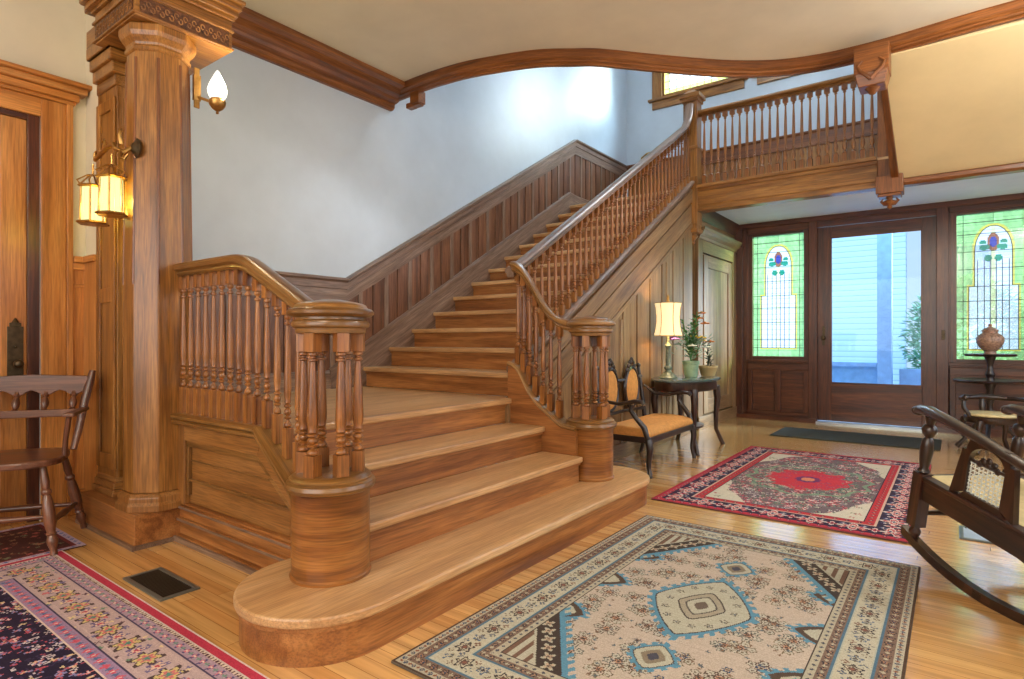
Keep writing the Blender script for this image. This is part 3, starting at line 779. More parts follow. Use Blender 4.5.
# right balustrade: gooseneck + main flight
root = thing('balustrade', 'long balustrade climbing the main flight from a swooping rail', 'balustrade')
GP = [(-1.80, 3.19, 1.045), (-1.90, 3.14, 1.052), (-1.97, 3.11, 1.075), (-2.02, 3.09, 1.125), (-2.07, 3.075, 1.195), (-2.13, 3.06, 1.30), (-2.18, 3.05, 1.375), (-2.225, 3.045, 1.42), (-2.262, 3.052, 1.435)]
MB().sweep(smooth_path(GP, 4), hr_prof, smooth=True).build('swooping_rail', M['cap'], root)
zr0 = nose(3.05) + .640
MB().sweep([(XR, 3.03, nose(3.03) + .655), (XR, 3.10, nose(3.10) + .645), (XR, 6.10, nose(6.10) + .645), (XR, 6.19, nose(6.19) + .70), (XR, 6.235, nose(6.235) + .84)], hr_prof, smooth=True).build('handrail', M['wainsrail'], root)
# curb wall under the gooseneck
CW = [(-1.80, 3.12, .46), (-1.90, 3.10, .475), (-1.985, 3.09, .53), (-2.08, 3.085, .60), (-2.15, 3.083, .68), (-2.20, 3.08, .765), (-2.245, 3.08, .82), (-2.30, 3.08, .838)]
CWs = smooth_path(CW, 4)
m = MB()
for a, b_ in zip(CWs, CWs[1:]):
    m.hexa([(b_[0], 3.035, .15), (a[0], 3.035, .15), (a[0], 3.12, .15), (b_[0], 3.12, .15), (b_[0], 3.035, b_[2]), (a[0], 3.035, a[2]), (a[0], 3.12, a[2]), (b_[0], 3.12, b_[2])], 0)
m = MB(); poly = [(p[0], p[2]) for p in CWs] + [(-2.30, .15), (-1.80, .15)]
m.prism(poly, 3.03, 3.12, 'Y', 0); m.build('curb_wall', M['riser'], root)
MB().sweep([(p[0], 3.078, p[2]) for p in CWs], [(-.052, -.005), (-.062, .006), (-.055, .022), (.055, .022), (.062, .006), (.052, -.005)], smooth=False).build('curb_cap', M['cap'], root)
mm = [(.0, -.06), (-.01, -.06), (-.04, -.01), (-.055, .0), (-.055, .02), (-.035, .03), (.045, .03), (.055, .02), (.055, 0), (.045, -.02), (.045, -.06)]
MB().sweep([(XR, 3.06, nose(3.06) + .04), (XR, YB - .05, nose(YB - .05) + .04)], mm[::-1]).build('string_cap', M['wainsrail'], root)
for x in (-1.945, -2.0, -2.055, -2.11, -2.16, -2.205, -2.25):
    zb = pz([(p[0], 0, p[2]) for p in CWs], x) + .018; zt = pz(GP, x) + .01
    yb = 3.075
    put(bal(zt - zb, r=.016, blk=.0175), root, x, yb + (.012 if x > -2.0 else 0), zb)
y = 3.14; me = None
nb = 36
me = bal_mesh(.592, .0150, .0160, .12, .13, mat=M['newel'])
for i in range(nb):
    yy = 3.13 + i * (6.18 - 3.13) / (nb - 1)
    put(me, root, XR, yy, nose(yy) + .062)

# upper square newel with drop
root = thing('newel_post', 'tall square newel at the stair head with carved drop', 'newel post', (XR, 6.32, 0))
m = MB(); q = .075
m.box(-q, q, -q, q, 2.17, 3.60, 2); m.box(-q - .012, q + .012, -q - .012, q + .012, 3.05, 3.08); m.box(-q - .006, q + .006, -q - .006, q + .006, 2.24, 2.75, 2)
m.build('shaft', M['oak'], root, .006)
m = MB(); m.box(-q - .015, q + .015, -q - .015, q + .015, 3.56, 3.60); m.box(-q - .035, q + .035, -q - .035, q + .035, 3.60, 3.645); m.hexa([(-q - .02, -q - .02, 3.645), (q + .02, -q - .02, 3.645), (q + .02, q + .02, 3.645), (-q - .02, q + .02, 3.645), (-.03, -.03, 3.70), (.03, -.03, 3.70), (.03, .03, 3.70), (-.03, .03, 3.70)])
m.build('cap', M['oak'], root, .004)
m = MB(); m.box(-q - .01, q + .01, -q - .01, q + .01, 2.15, 2.19); m.lathe([(.001, -.13), (.02, -.12), (.03, -.10), (.02, -.08), (.05, -.05), (.06, -.03), (.04, -.01), (.05, 0)], 0, 0, 2.15, 16)
m.build('drop_finial', M['oak'], root, .003)

# balcony
root = thing('balustrade', 'level balcony balustrade above the front door', 'balustrade')
X0, X1 = XR + .075, -.56
m = MB(); m.box(X0, X1, YB - .05, YB + .06, 2.37, 2.62, 0); m.box(X0, X1, YB - .075, YB - .05, 2.37, 2.40, 0); m.box(X0, X1, YB - .065, YB - .05, 2.43, 2.52, 0); m.box(X0, X1, YB - .07, YB - .05, 2.585, 2.62, 0); m.box(X0, X1, YB - .09, YB + .06, 2.62, 2.655, 0)
m.box(X0, X1, YB - .058, YB - .05, 2.40, 2.43, 0)
m.build('fascia', M['oak'], root, .003)
MB().sweep([(X0 - .01, YB, 3.40), (X1 + .01, YB, 3.40)], hr_prof).build('handrail', M['oak'], root)
nb = 22
m0 = MB(); h = .75
m0.box(-.02, .02, -.02, .02, 0, .10, 2); m0.box(-.024, .024, -.018, .018, h - .05, h, 2)
m0.lathe([(r * .017, .10 + z * .6) for r, z in ((.5, 0), (1.1, .02), (.5, .04), (1.1, .09), (1.2, .13), (.6, .2), (1.0, .215), (.5, .23), (.9, .25), (.5, .27), (.8, .35), (.95, .45), (.7, .75), (.45, .9), (.45, .95), (.9, .96), (.6, .975), (1.3, 1.0))], seg=10)
me = m0.mesh('baluster', M['newel'])
for i in range(nb): put(me, root, X0 + .055 + i * (X1 - X0 - .10) / (nb - 1), YB, 2.65)
# balcony end post
root = thing('balcony_post', 'oak post ending the balcony beside the yellow cove', 'post', (-.465, YB, 0))
MB().box(-.095, .085, -.05, .09, 2.35, 4.1, 2).build('shaft', M['beam'], root, .006)
m = MB(); m.box(-.10, .105, -.13, .05, 2.30, 2.46, 2); m.box(-.085, .09, -.115, .03, 2.275, 2.30); m.build('base_block', M['beam'], root, .005)
m = MB(); m.lathe([(.001, -.11), (.014, -.10), (.022, -.085), (.012, -.07), (.045, -.045), (.05, -.035), (.02, -.02), (.03, 0)], 0, -.04, 2.275, 14)
for s in (-1, 1): m.tube([(0, -.04, 2.21), (s * .04, -.04, 2.215), (s * .065, -.04, 2.245), (s * .05, -.04, 2.265)], [.012, .013, .012, .006], 8)
m.build('drop_finial', M['beam'], root)
root = thing('ceiling_bracket', 'carved oak block hanging beneath the curved beam', 'bracket', (-.45, 4.84, 0))
m = MB(); m.box(-.11, .10, -.10, .10, 2.85, 3.03); m.hexa([(-.085, -.08, 2.76), (.075, -.08, 2.76), (.075, .08, 2.76), (-.085, .08, 2.76), (-.105, -.10, 2.85), (.095, -.10, 2.85), (.095, .10, 2.85), (-.105, .10, 2.85)])
m.build('block', M['beam'], root, .006)
m = MB(); m.lathe([(.001, -.045), (.02, -.035), (.03, -.02), (.05, 0)], 0, 0, 2.76, 14)
for sgn in (-1, 1): m.tube([(0, -.098, 2.80), (sgn * .03, -.104, 2.83), (sgn * .065, -.104, 2.86), (sgn * .08, -.104, 2.90), (sgn * .05, -.104, 2.93)], [.016, .014, .012, .010, .006], 8)
m.build('carving', M['beam'], root)
for o in root.children: o.location.x = -.005

# ------------------------------------------------------------------ column cluster
root = thing('column', 'octagonal oak column on a square plinth at the balustrade', 'column', (-3.25, 1.335, 0))
MB().box(-.59, .14, -.165, .065, 0, .165, 0).build('plinth', M['riser'], root, .005)
m = MB(); m.box(-.59, .155, -.18, .065, 0, .02, 0); m.build('shoe_moulding', M['wainsrail'], root, .002)
def octa(prof, cx, cy, z0, name, mat, parent, bev=.004, rot=PI / 8):
    m = MB(); m.lathe([(r / cos(PI / 8), z) for r, z in prof], cx, cy, z0, 8, rot=rot); 
    m.sm = [False] * len(m.f)
    return m.build(name, mat, parent, bev)
octa([(.172, .165), (.172, .195), (.162, .21), (.162, .232), (.146, .25)], 0, 0, 0, 'base', M['panel'], root)
octa([(.141, .25), (.141, 1.25), (.126, 2.42)], 0, 0, 0, 'shaft', M['oak'], root, .006)
m = MB()
for k in range(8):   # sunk corner flutes with rounded stops
    a = PI / 8 + k * PI / 4; r0, r1 = .139 / cos(PI / 8), .126 / cos(PI / 8)
    m.tube([((r0 - .004) * cos(a), (r0 - .004) * sin(a), 1.27), ((r1 - .004) * cos(a), (r1 - .004) * sin(a), 2.38)], .0085, 8)
m.build('corner_flutes', M['beam'], root)
octa([(.128, 2.41), (.135, 2.42), (.135, 2.435), (.128, 2.44), (.132, 2.455), (.150, 2.48), (.158, 2.50), (.158, 2.53), (.15, 2.54)], 0, 0, 0, 'capital', M['oak'], root)
# pilaster behind
root = thing('pilaster', 'square panelled pilaster against the wall behind the octagonal column', 'pilaster', (-3.69, 1.385, 0))
m = MB(); m.box(-.16, .10, -.12, .12, .165, 2.75, 2); m.build('shaft', M['oak'], root, .005)
m = MB()
for (x0, x1, z0, z1) in ((-.15, -.10, .3, 2.3), (.05, .10, .3, 2.3), (-.10, .05, 2.24, 2.3), (-.10, .05, .3, .38), (-.10, .05, 1.2, 1.28)): m.box(x0, x1, -.132, -.12, z0, z1, 2)
for (y0_, y1_, z0, z1) in ((-.12, -.07, .3, 2.3), (.07, .12, .3, 2.3), (-.07, .07, 2.24, 2.3)): m.box(.10, .112, y0_, y1_, z0, z1, 2)
m.build('raised_frame', M['oak'], root, .003)
m = MB(); m.box(-.16, .13, -.15, .15, .165, .20); m.box(-.155, .12, -.14, .14, .20, .235); m.box(-.15, .11, -.128, .128, .235, .26); m.build('base', M['panel'], root, .005)
m = MB()
for z, e in ((2.36, .01), (2.42, .03), (2.48, .045), (2.54, .06)): m.box(-.15, .10 + e, -.12 - e, .12 + e, z, z + .06)
m.build('capital', M['oak'], root, .006)
# entablature block over the column
root = thing('entablature', 'oak entablature with carved frieze resting on the column', 'entablature', (0, 0, 0))
EX0, EX1, EY0, EY1 = -3.60, -3.10, 1.17, 1.64
m = MB(); m.box(EX0, EX1, EY0, EY1, 2.54, 2.70, 1); m.box(-3.85, EX0, EY0 + .04, 1.5, 2.54, 2.70, 0)
m.build('block', M['oak'], root, .004)
m = MB()
m.box(EX0 + .02, EX1 - .02, EY0 - .006, EY0, 2.555, 2.635, 0); m.box(EX1, EX1 + .006, EY0 + .02, EY1 - .02, 2.555, 2.635, 1)
m.build('frieze_ground', M['carve'], root)
m = MB()
for k in range(20):
    yy = EY0 + .035 + k * .0212; s = 1 if k % 2 else -1
    m.tube([(EX1 + .006, yy + .011 * s * cos(a) * (1 - a * .08), 2.595 + s * .010 + .013 * s * sin(a)) for a in [i * PI / 4 for i in range(8)]], .0032, 6)
m.build('carved_scrolls', M['panel'], root); m = MB()
for k in range(21):
    xx = EX0 + .04 + k * .0212; s = 1 if k % 2 else -1
    m.tube([(xx + .011 * s * cos(a), EY0 - .006, 2.595 + s * .010 + .013 * s * sin(a)) for a in [i * PI / 4 for i in range(8)]], .0032, 6)
m.build('carved_scrolls', M['panel'], root)
m = MB()
for (z0, z1, e) in ((2.546, 2.556, .012), (2.64, 2.655, .012), (2.70, 2.72, .015), (2.72, 2.75, .035), (2.75, 2.78, .055), (2.78, 2.80, .075)): m.box(EX0 - e, EX1 + e, EY0 - e, EY1 + e * .5, z0, z1, 1)
m.build('crown', M['oak'], root, .004)
# ceiling beam crossing above
root = sempty('trim_10', 'broad oak ceiling beam crossing over the column', 'trim')
m = MB(); m.box(-3.85, 2.2, 1.20, 1.62, 2.80, ZC, 0); m.build('beam', M['beam'], root, .004)
m = MB()
for (z0, z1, e) in ((2.84, 2.88, .02), (2.95, 2.99, .05), (2.99, 3.04, .10), (3.04, ZC, .16)): m.box(-3.85, 2.2, 1.20 - e, 1.62 + e, z0, z1, 0)
m.build('crown', M['beam'], root, .004)

# ------------------------------------------------------------------ left side door
root = sempty('door_2', 'orange oak side door with bronze lock plate', 'door'); XD = -4.05
m = MB(); m.box(XD - .06, XD - .03, .10, 1.0, 0, 2.2, 2)
for a, b_ in ((.10, .22), (.89, 1.0)): m.box(XD - .03, XD - .015, a, b_, 0, 2.2, 2)
for a, b_ in ((0, .2), (1.10, 1.22), (2.07, 2.2)): m.box(XD - .03, XD - .015, .22, .89, a, b_, 1)
m.build('door_leaf', M['leftdoor'], root, .003)
m = MB(); m.box(XD - .015, XD - .006, .915, .985, .80, 1.07, 2); m.box(XD - .015, XD - .004, .925, .975, 1.07, 1.09); m.tube([(XD - .01, .95, 1.09), (XD - .01, .95, 1.115)], [.018, .004], 8)
m.tube([(XD - .006, .95, .87), (XD + .04, .95, .87)], .008, 8); m.ball((XD + .05, .95, .87), .024, 12, 8)
m.ball((XD - .004, .95, .96), .008, 8, 6)
m.build('lock_plate', M['bronze'], root, .002)
root = sempty('trim_11', 'orange oak casing and crown round the side door', 'trim')
m = MB(); m.box(XD - .06, XD - .0, 1.0, 1.055, 0, 2.26, 2); m.box(XD - .06, XD, .045, .10, 0, 2.26, 2); m.box(XD - .06, XD, .1, 1.0, 2.2, 2.26, 1)
m.build('jamb', M['entry'], root, .003)
m = MB(); m.box(XD, XD + .02, 1.055, 1.17, 0, 2.33, 2); m.box(XD, XD + .035, 1.17, 1.20, 0, 2.34, 2); m.box(XD, XD + .02, -.07, .045, 0, 2.33, 2); m.box(XD, XD + .02, .045, 1.055, 2.23, 2.33, 1)
m.build('casing', M['leftdoor'], root, .004)
m = MB()
for z0, z1, e in ((2.33, 2.35, .04), (2.35, 2.39, .055), (2.39, 2.425, .085), (2.425, 2.45, .105)): m.box(XD, XD + e, -.07 - e, 1.17 + e, z0, z1, 1)
m.build('crown', M['leftdoor'], root, .006)
root = sempty('trim_12', 'orange wainscot strip between side door and pilaster', 'trim')
m = MB(); m.box(XD, XD + .015, 1.20, 1.27, 0, 1.46, 2); m.box(XD, -3.845, 1.255, 1.27, 0, 1.44, 2); m.box(XD, -3.845, 1.24, 1.27, 1.44, 1.475, 0); m.build('boards', M['leftdoor'], root)
m = MB(); m.box(XD, XD + .05, 1.20, 1.28, 1.44, 1.475); m.box(XD, XD + .03, 1.20, 1.28, 1.40, 1.44); m.box(XD, XD + .022, 1.20, 1.28, 1.30, 1.32); m.box(XD, XD + .03, 1.20, 1.28, 0, .14); m.build('rails', M['leftdoor'], root, .003)
struct(MB().box(-4.05, -3.84, 1.27, 1.45, 0, ZC).build('wall_return', M['ceil']), 'short wall return behind the pilaster', 'wall')

# ------------------------------------------------------------------ lights fittings
def lantern(loc, label):
    root = thing('hanging_lantern', label, 'lantern', loc, 0.5, 'wall lanterns on the column arm')
    R = .055; H = .18
    m = MB(); m.lathe([(R + .012, 0), (R + .018, .006), (R + .012, .014), (R, .016)], seg=6); m.lathe([(R + .004, H), (R + .012, H + .006), (R + .006, H + .012), (R - .004, H + .016)], seg=6)
    for k in range(6):
        a = k * PI / 3; m.tube([(R * cos(a), R * sin(a), .01), (R * .92 * cos(a), R * .92 * sin(a), H)], .0045, 6)
        m.tube([(R * cos(a) * .95, R * sin(a) * .95, H + .01), ((R + .012) * cos(a), (R + .012) * sin(a), H + .03), (R * .5 * cos(a), R * .5 * sin(a), H + .06), (.01 * cos(a), .01 * sin(a), H + .066)], .004, 6)
    m.tube([(0, 0, H + .06), (0, 0, H + .12)], .005, 6)
    for k in range(6):
        a = 2 * PI * k / 6
    m.build('metal_frame', M['brass'], root)
    m = MB(); m.lathe([(R * .93, .014), (R * .88, H)], seg=6); m.build('glass_panes', M['lantern_glass'], root)
    l = bpy.data.lights.new('lantern_bulb', 'POINT'); l.energy = 4.0; l.color = (1.0, .90, .36); l.shadow_soft_size = .03
    o = bpy.data.objects.new('lantern_bulb', l); COL.objects.link(o); o.location = (loc[0], loc[1], loc[2] + .08); 
    return root
root = thing('wall_sconce', 'verdigris brass lantern arm fixed to the column', 'wall sconce', (0, 0, 0))
m = MB(); m.lathe([(.001, 0), (.045, .004), (.05, .012), (.03, .02), (.02, .03), (.001, .032)], seg=16); m.xf(Matrix.Translation((-3.33, 1.185, 1.93)) @ Matrix.Rotation(PI / 2, 4, 'X'))
m.xf(Matrix.Translation((.14, .035, 0))); m.build('backplate', M['bronze'], root)
m = MB(); m.tube([(-3.33, 1.16, 1.93), (-3.335, 1.13, 1.90), (-3.35, 1.10, 1.915), (-3.37, 1.10, 1.94), (-3.42, 1.09, 1.93), (-3.50, 1.08, 1.90), (-3.54, 1.08, 1.89), (-3.545, 1.08, 1.92), (-3.53, 1.08, 1.93)], [.012, .013, .012, .012, .011, .011, .01, .008, .005], 10)
m.tube([(-3.335, 1.12, 1.94), (-3.33, 1.11, 1.98), (-3.315, 1.11, 2.0), (-3.30, 1.11, 1.99)], [.01, .009, .007, .004], 8)
m.tube([(-3.44, 1.09, 1.93), (-3.45, 1.09, 1.97), (-3.47, 1.09, 1.98), (-3.48, 1.09, 1.965)], [.008, .007, .006, .003], 8)
m.tube([(-3.34, 1.12, 1.91), (-3.32, 1.11, 1.87), (-3.295, 1.12, 1.86), (-3.28, 1.13, 1.885)], [.01, .009, .007, .004], 8)
m.xf(Matrix.Translation((.13, .03, 0))); m.build('scrolled_arm', M['brass'], root)
lantern((-3.275, 1.135, 1.60), 'lit glass lantern hanging nearest the column shaft')
lantern((-3.425, 1.105, 1.57), 'lit glass lantern hanging at the outer end of the arm')
root = thing('flame_sconce', 'brass sconce with white flame glass below the entablature', 'wall sconce', (-3.08, 1.55, 0))
m = MB(); m.box(-.10, -.09, -.09, -.06, 2.20, 2.42); m.box(-.105, -.085, -.095, -.055, 2.24, 2.38); m.tube([(-.09, -.07, 2.26), (-.03, -.02, 2.235), (0, 0, 2.21)], [.008, .008, .01], 8)
m.lathe([(.001, -.05), (.01, -.045), (.006, -.035), (.03, -.02), (.045, .0), (.048, .02), (.038, .035)], 0, 0, 2.215, 16); m.build('holder', M['brass'], root)
m = MB(); m.lathe([(.036, 0), (.052, .03), (.055, .055), (.045, .085), (.028, .12), (.012, .15), (.001, .165)], 0, 0, 2.245, 16); m.build('flame_glass', M['flame_glass'], root)
for c in root.children: c.scale = (.88, .88, .94); c.location.z = .14
l = bpy.data.lights.new('flame_bulb', 'POINT'); l.energy = 8; l.color = (1.0, .86, .55); l.shadow_soft_size = .05
o = bpy.data.objects.new('flame_bulb', l); COL.objects.link(o); o.location = (-3.06, 1.60, 2.36)
# brass lamp arm on the landing wall
root = thing('landing_sconce', 'small curved brass lamp arm in the stairwell corner', 'wall sconce', (-3.45, 7.86, 3.50))
m = MB(); m.tube([(-.1, .0, -.12), (-.1, -.05, -.04), (-.08, -.08, .06), (0, -.09, .10), (.10, -.09, .10), (.18, -.09, .08)], [.02, .018, .018, .018, .03, .05], 10); m.lathe([(.05, -.16), (.05, -.14), (.02, -.12)], -.1, 0, 0, 14)
m.build('arm', M['brass'], root)

# floor registers
def register(name, x0, x1, y0, y1, label, rim, core):
    root = thing(name, label, 'floor vent', ((x0 + x1) / 2, (y0 + y1) / 2, 0))
    a, b_ = (x1 - x0) / 2, (y1 - y0) / 2; r = .018
    m = MB(); m.box(-a, a, -b_, -b_ + r, 0, .008); m.box(-a, a, b_ - r, b_, 0, .008); m.box(-a, -a + r, -b_ + r, b_ - r, 0, .008); m.box(a - r, a, -b_ + r, b_ - r, 0, .008); m.build('rim', rim, root, .002)
    m = MB(); m.box(-a + r, a - r, -b_ + r, b_ - r, 0, .002)
    k = int((2 * a - 2 * r) / .014)
    for i in range(k): m.box(-a + r + i * .014, -a + r + i * .014 + .006, -b_ + r, b_ - r, .002, .006)
    m.build('grille', core, root)
register('floor_register', -2.775, -2.42, 1.0, 1.15, 'dark metal floor register between rug and panelled balustrade', M['steel'], M['iron'])
M['pale_metal'] = plain('pale_register', (190, 200, 214), .3, .3)
register('floor_register', 0.02, .27, 3.72, 3.96, 'pale floor register beneath the rocking chair', M['steel'], M['pale_metal'])

# ------------------------------------------------------------------ rugs (pattern is woven: one colour per small cell)
class Rug:
    def __init__(s, W, L, cell, seed):
        s.W, s.L = W, L; s.nx, s.ny = int(W / cell), int(L / cell)
        s.u, s.v = np.meshgrid((np.arange(s.nx) + .5) * W / s.nx, (np.arange(s.ny) + .5) * L / s.ny)
        s.C = np.zeros((s.ny, s.nx, 3)); s.rs = np.random.RandomState(seed)
        du = np.minimum(s.u, W - s.u); dv = np.minimum(s.v, L - s.v)
        s.e = np.minimum(du, dv); s.s = np.where(du < dv, s.v - L / 2, s.u - W / 2)
    def fill(s, mask, c): s.C[mask] = LC(*c)
    def band(s, a, b, c): s.fill((s.e >= a) & (s.e < b), c)
    def motif(s, e0, per, R, cols, n=6, k=.3, shift=0.0, alt=None, emin=None, emax=None):
        q = (s.s + shift) / per; i = np.floor(q + .5); ds = (q - i) * per; de = s.e - e0
        sel = (s.e > (emin if emin is not None else e0 - R * 1.4)) & (s.e < (emax if emax is not None else e0 + R * 1.4))
        if alt is not None: sel &= ((i.astype(int) % 2) == alt)
        r = np.hypot(ds, de); th = np.arctan2(de, ds); rr = R * (1 + k * np.cos(n * th)) / (1 + k)
        for j, c in enumerate(cols):
            s.fill(sel & (r < rr * (1 - j / len(cols))), c)
    def rose(s, x, y, R, cols, n=6, k=.3, rot=0.0, mask=None):
        i0, i1 = max(0, int((x - R * 1.1) / s.W * s.nx)), min(s.nx, int((x + R * 1.1) / s.W * s.nx) + 2)
        j0, j1 = max(0, int((y - R * 1.1) / s.L * s.ny)), min(s.ny, int((y + R * 1.1) / s.L * s.ny) + 2)
        if i1 <= i0 or j1 <= j0: return
        sl = (slice(j0, j1), slice(i0, i1)); du = s.u[sl] - x; dv = s.v[sl] - y
        r = np.hypot(du, dv); th = np.arctan2(dv, du) + rot; rr = R * (1 + k * np.cos(n * th)) / (1 + k)
        mk = np.ones_like(r, bool) if mask is None else mask[sl]
        sub = s.C[sl]
        for j, c in enumerate(cols):
            if c is None: continue
            sub[mk & (r < rr * (1 - j / len(cols)))] = LC(*c)
    def line(s, x, y, a, ln, w, c, mask, bend=0.0):
        n = int(ln / .004)
        for t in range(n):
            s.rose(x, y, w, [c], 1, 0, 0, mask); x += .004 * cos(a); y += .004 * sin(a); a += bend * .004
        return x, y
    def fade(s, amt=.08):
        n = s.rs.rand(s.ny, 1) * .5 + s.rs.rand(s.ny, s.nx) * .5
        s.C *= (1 + amt * (n[..., None] - .5) * 2)
def lay_rug(name, label, R, x0, y0, z=.009, group=None, fringe=None):
    root = thing(name, label, 'rug', (x0, y0, 0))
    o = colour_grid('pile', R.nx, R.ny, (0, 0, z), (R.W, 0, 0), (0, R.L, 0), np.clip(R.C, 0, 1), M['rug'], root, z - .001)
    return root

# beige rug
R = Rug(1.275, 1.895, .0042, 5); W, L = R.W, R.L
R.fill(R.e >= 0, (204, 194, 170))
R.band(0, .010, (92, 70, 56)); R.band(.010, .035, (198, 190, 168)); R.motif(.022, .035, .009, [(70, 84, 112), (160, 150, 130)], 4, .2); R.motif(.022, .035, .006, [(150, 96, 72)], 4, .1, .0175)
R.band(.035, .072, (136, 112, 98)); R.motif(.053, .046, .016, [(70, 58, 58), (176, 132, 106), (74, 84, 106)], 5, .3); R.motif(.053, .046, .009, [(196, 186, 160)], 4, .3, .023)
R.band(.072, .078, (92, 124, 146)); R.band(.078, .084, (190, 194, 180))
R.band(.084, .172, (206, 200, 178))
R.motif(.128, .150, .034, [(72, 64, 66), (206, 196, 172), (108, 84, 78), (150, 100, 84)], 6, .25)
R.motif(.128, .150, .024, [(94, 112, 140), (204, 198, 176), (84, 74, 76)], 5, .35, .075)
for a, b_, c in ((.103, .0375, (120, 98, 84)), (.152, .0375, (96, 104, 122)), (.103, -.0375, (96, 104, 122)), (.152, -.0375, (130, 90, 76))): R.motif(a, .150, .013, [c, (204, 196, 172)], 4, .4, b_)
R.motif(.128, .0375, .007, [(120, 110, 96)], 4, .5, .018)
R.band(.172, .178, (190, 194, 180)); R.band(.178, .184, (92, 124, 146))
R.band(.184, .214, (138, 114, 100)); R.motif(.199, .040, .012, [(66, 60, 66), (184, 148, 120)], 5, .3); R.motif(.199, .040, .008, [(196, 188, 164)], 4, .3, .020)
R.band(.214, .238, (196, 188, 166)); R.motif(.226, .032, .007, [(84, 84, 98)], 4, .2)
R.band(.238, .243, (84, 72, 66))
fld = R.e > .243; R.fill(fld, (210, 194, 178))
cu, cv = W / 2, L / 2
# scattered sprays
rs = R.rs
greys = [(112, 98, 84), (104, 104, 98), (126, 110, 88), (110, 90, 80)]
for k in range(84):
    x = .27 + (k % 7 + rs.uniform(.25, .75)) * (W - .54) / 7; y = .27 + (k // 7 + rs.uniform(.25, .75)) * (L - .54) / 12; a = rs.uniform(0, 6.28); c = greys[k % 4]
    x2, y2 = R.line(x, y, a, rs.uniform(.02, .05), .0028, c, fld, rs.uniform(-14, 14))
    for q in range(5):
        aa = a + q * 1.25
        R.rose(x2 + .032 * cos(aa), y2 + .032 * sin(aa), .019, [c, (206, 200, 184), (206, 200, 184), c], 5, .2, aa, fld)
    R.rose(x2, y2, .019, [(96, 76, 70), (198, 150, 120), (90, 76, 72)], 6, .3, a, fld)
    for q in range(4): R.rose(x + rs.uniform(-.05, .05), y + rs.uniform(-.05, .05), .008, [(108, 116, 124) if q % 2 else (140, 112, 92)], 4, .4, q, fld)
for k in range(14):
    x = rs.uniform(.28, W - .28); y = rs.uniform(.28, L - .28); R.rose(x, y, .018, [(74, 92, 124), (196, 176, 150), (92, 72, 70)], 6, .3, 0, fld)
blue = (104, 158, 186); ivory = (200, 196, 176); dk = (74, 62, 58)
def diamond(cx, cy, a, b_, tooth, n):
    du, dv = (R.u - cx), (R.v - cy); th = np.arctan2(dv / b_, du / a)
    p = (abs(du / a) ** 1.25 + abs(dv / b_) ** 1.25); return p * (1 + tooth * np.sign(np.sin(n * th)))
for (cx, cy, a, b_, n) in ((cu, cv, .20, .30, 30),):
    p = diamond(cx, cy, a, b_, .06, n); R.fill(fld & (p < 1), blue); p = diamond(cx, cy, a, b_, 0, n)
    R.fill(fld & (p < .86), dk); R.fill(fld & (p < .83), ivory)
    R.fill(fld & (p < .36), dk); R.fill(fld & (p < .33), (180, 170, 150)); R.fill(fld & (p < .22), (92, 84, 80)); R.fill(fld & (p < .19), ivory); R.fill(fld & (p < .08), (120, 104, 92))
    for q in range(14):
        t = q * 2 * PI / 14; R.rose(cx + .60 * a * cos(t), cy + .60 * b_ * sin(t), .016, [(110, 100, 90), ivory, (92, 104, 116)], 5, .35, t, fld)
for cy in (cv - .44, cv + .44):
    for (a, b_, t, c) in ((.085, .10, .1, blue), (.068, .08, 0, dk), (.064, .076, 0, ivory), (.04, .05, 0, (150, 136, 116)), (.02, .026, 0, (86, 84, 96))):
        R.fill(fld & (diamond(cu, cy, a, b_, t, 12) < 1), c)
for sx in (0, 1):
    for cy in (cv - .33, cv + .02, cv + .36):
        cx = .243 if sx == 0 else W - .243
        for (a, b_, t, c) in ((.10, .085, .12, blue), (.08, .068, 0, (96, 78, 66)), (.05, .045, 0, ivory)): R.fill(fld & (diamond(cx, cy, a, b_, t, 14) < 1), c)
for sx in (0, 1):
    for sy in (0, 1):
        x = (R.u - .243) if sx == 0 else (W - .243 - R.u); y = (R.v - .243) if sy == 0 else (L - .243 - R.v)
        p = x / .26 + y / .40 + .05 * np.sign(np.sin((x - y * .6) * 150)); p2 = x / .26 + y / .40
        R.fill(fld & (p < 1), blue); R.fill(fld & (p2 < .86), (78, 66, 60)); R.fill(fld & (p2 < .50), ivory); R.fill(fld & (p2 < .46) & (np.sin(x * 160) > .2), (130, 100, 84))
        for q in range(6):
            t = (q + .5) / 6; xx = .243 + .26 * .68 * t; yy = .243 + .40 * .68 * (1 - t)
            R.rose(xx if sx == 0 else W - xx, yy if sy == 0 else L - yy, .026, [ivory, (206, 178, 152), (120, 100, 88)], 4, .5, .6, fld)
R.C *= .80; R.fade(.10)
lay_rug('oriental_rug', 'beige and sky blue oriental rug in front of the bottom step', R, -1.392, 1.238)

# red rug
R = Rug(1.37, 2.27, .006, 9); W, L = R.W, R.L; rs = R.rs
R.band(0, .02, (170, 40, 60)); R.band(.02, .05, (196, 62, 74)); R.motif(.035, .05, .013, [(60, 40, 70), (210, 170, 150)], 4, .3)
R.band(.05, .185, (52, 36, 62))
R.motif(.118, .20, .066, [(216, 196, 186), (190, 46, 66), (222, 200, 186), (46, 50, 96)], 4, .35); R.motif(.118, .20, .038, [(224, 206, 196), (196, 60, 80), (50, 40, 70)], 4, .4, .10)
R.motif(.085, .10, .018, [(206, 90, 90), (226, 200, 180)], 4, .4, .05); R.motif(.155, .10, .018, [(88, 110, 150), (226, 200, 180)], 4, .4, .05)
R.band(.185, .20, (214, 180, 160)); R.band(.20, .245, (196, 56, 62)); R.motif(.222, .06, .016, [(52, 40, 72), (222, 170, 140)], 4, .3); R.band(.245, .255, (60, 40, 60))
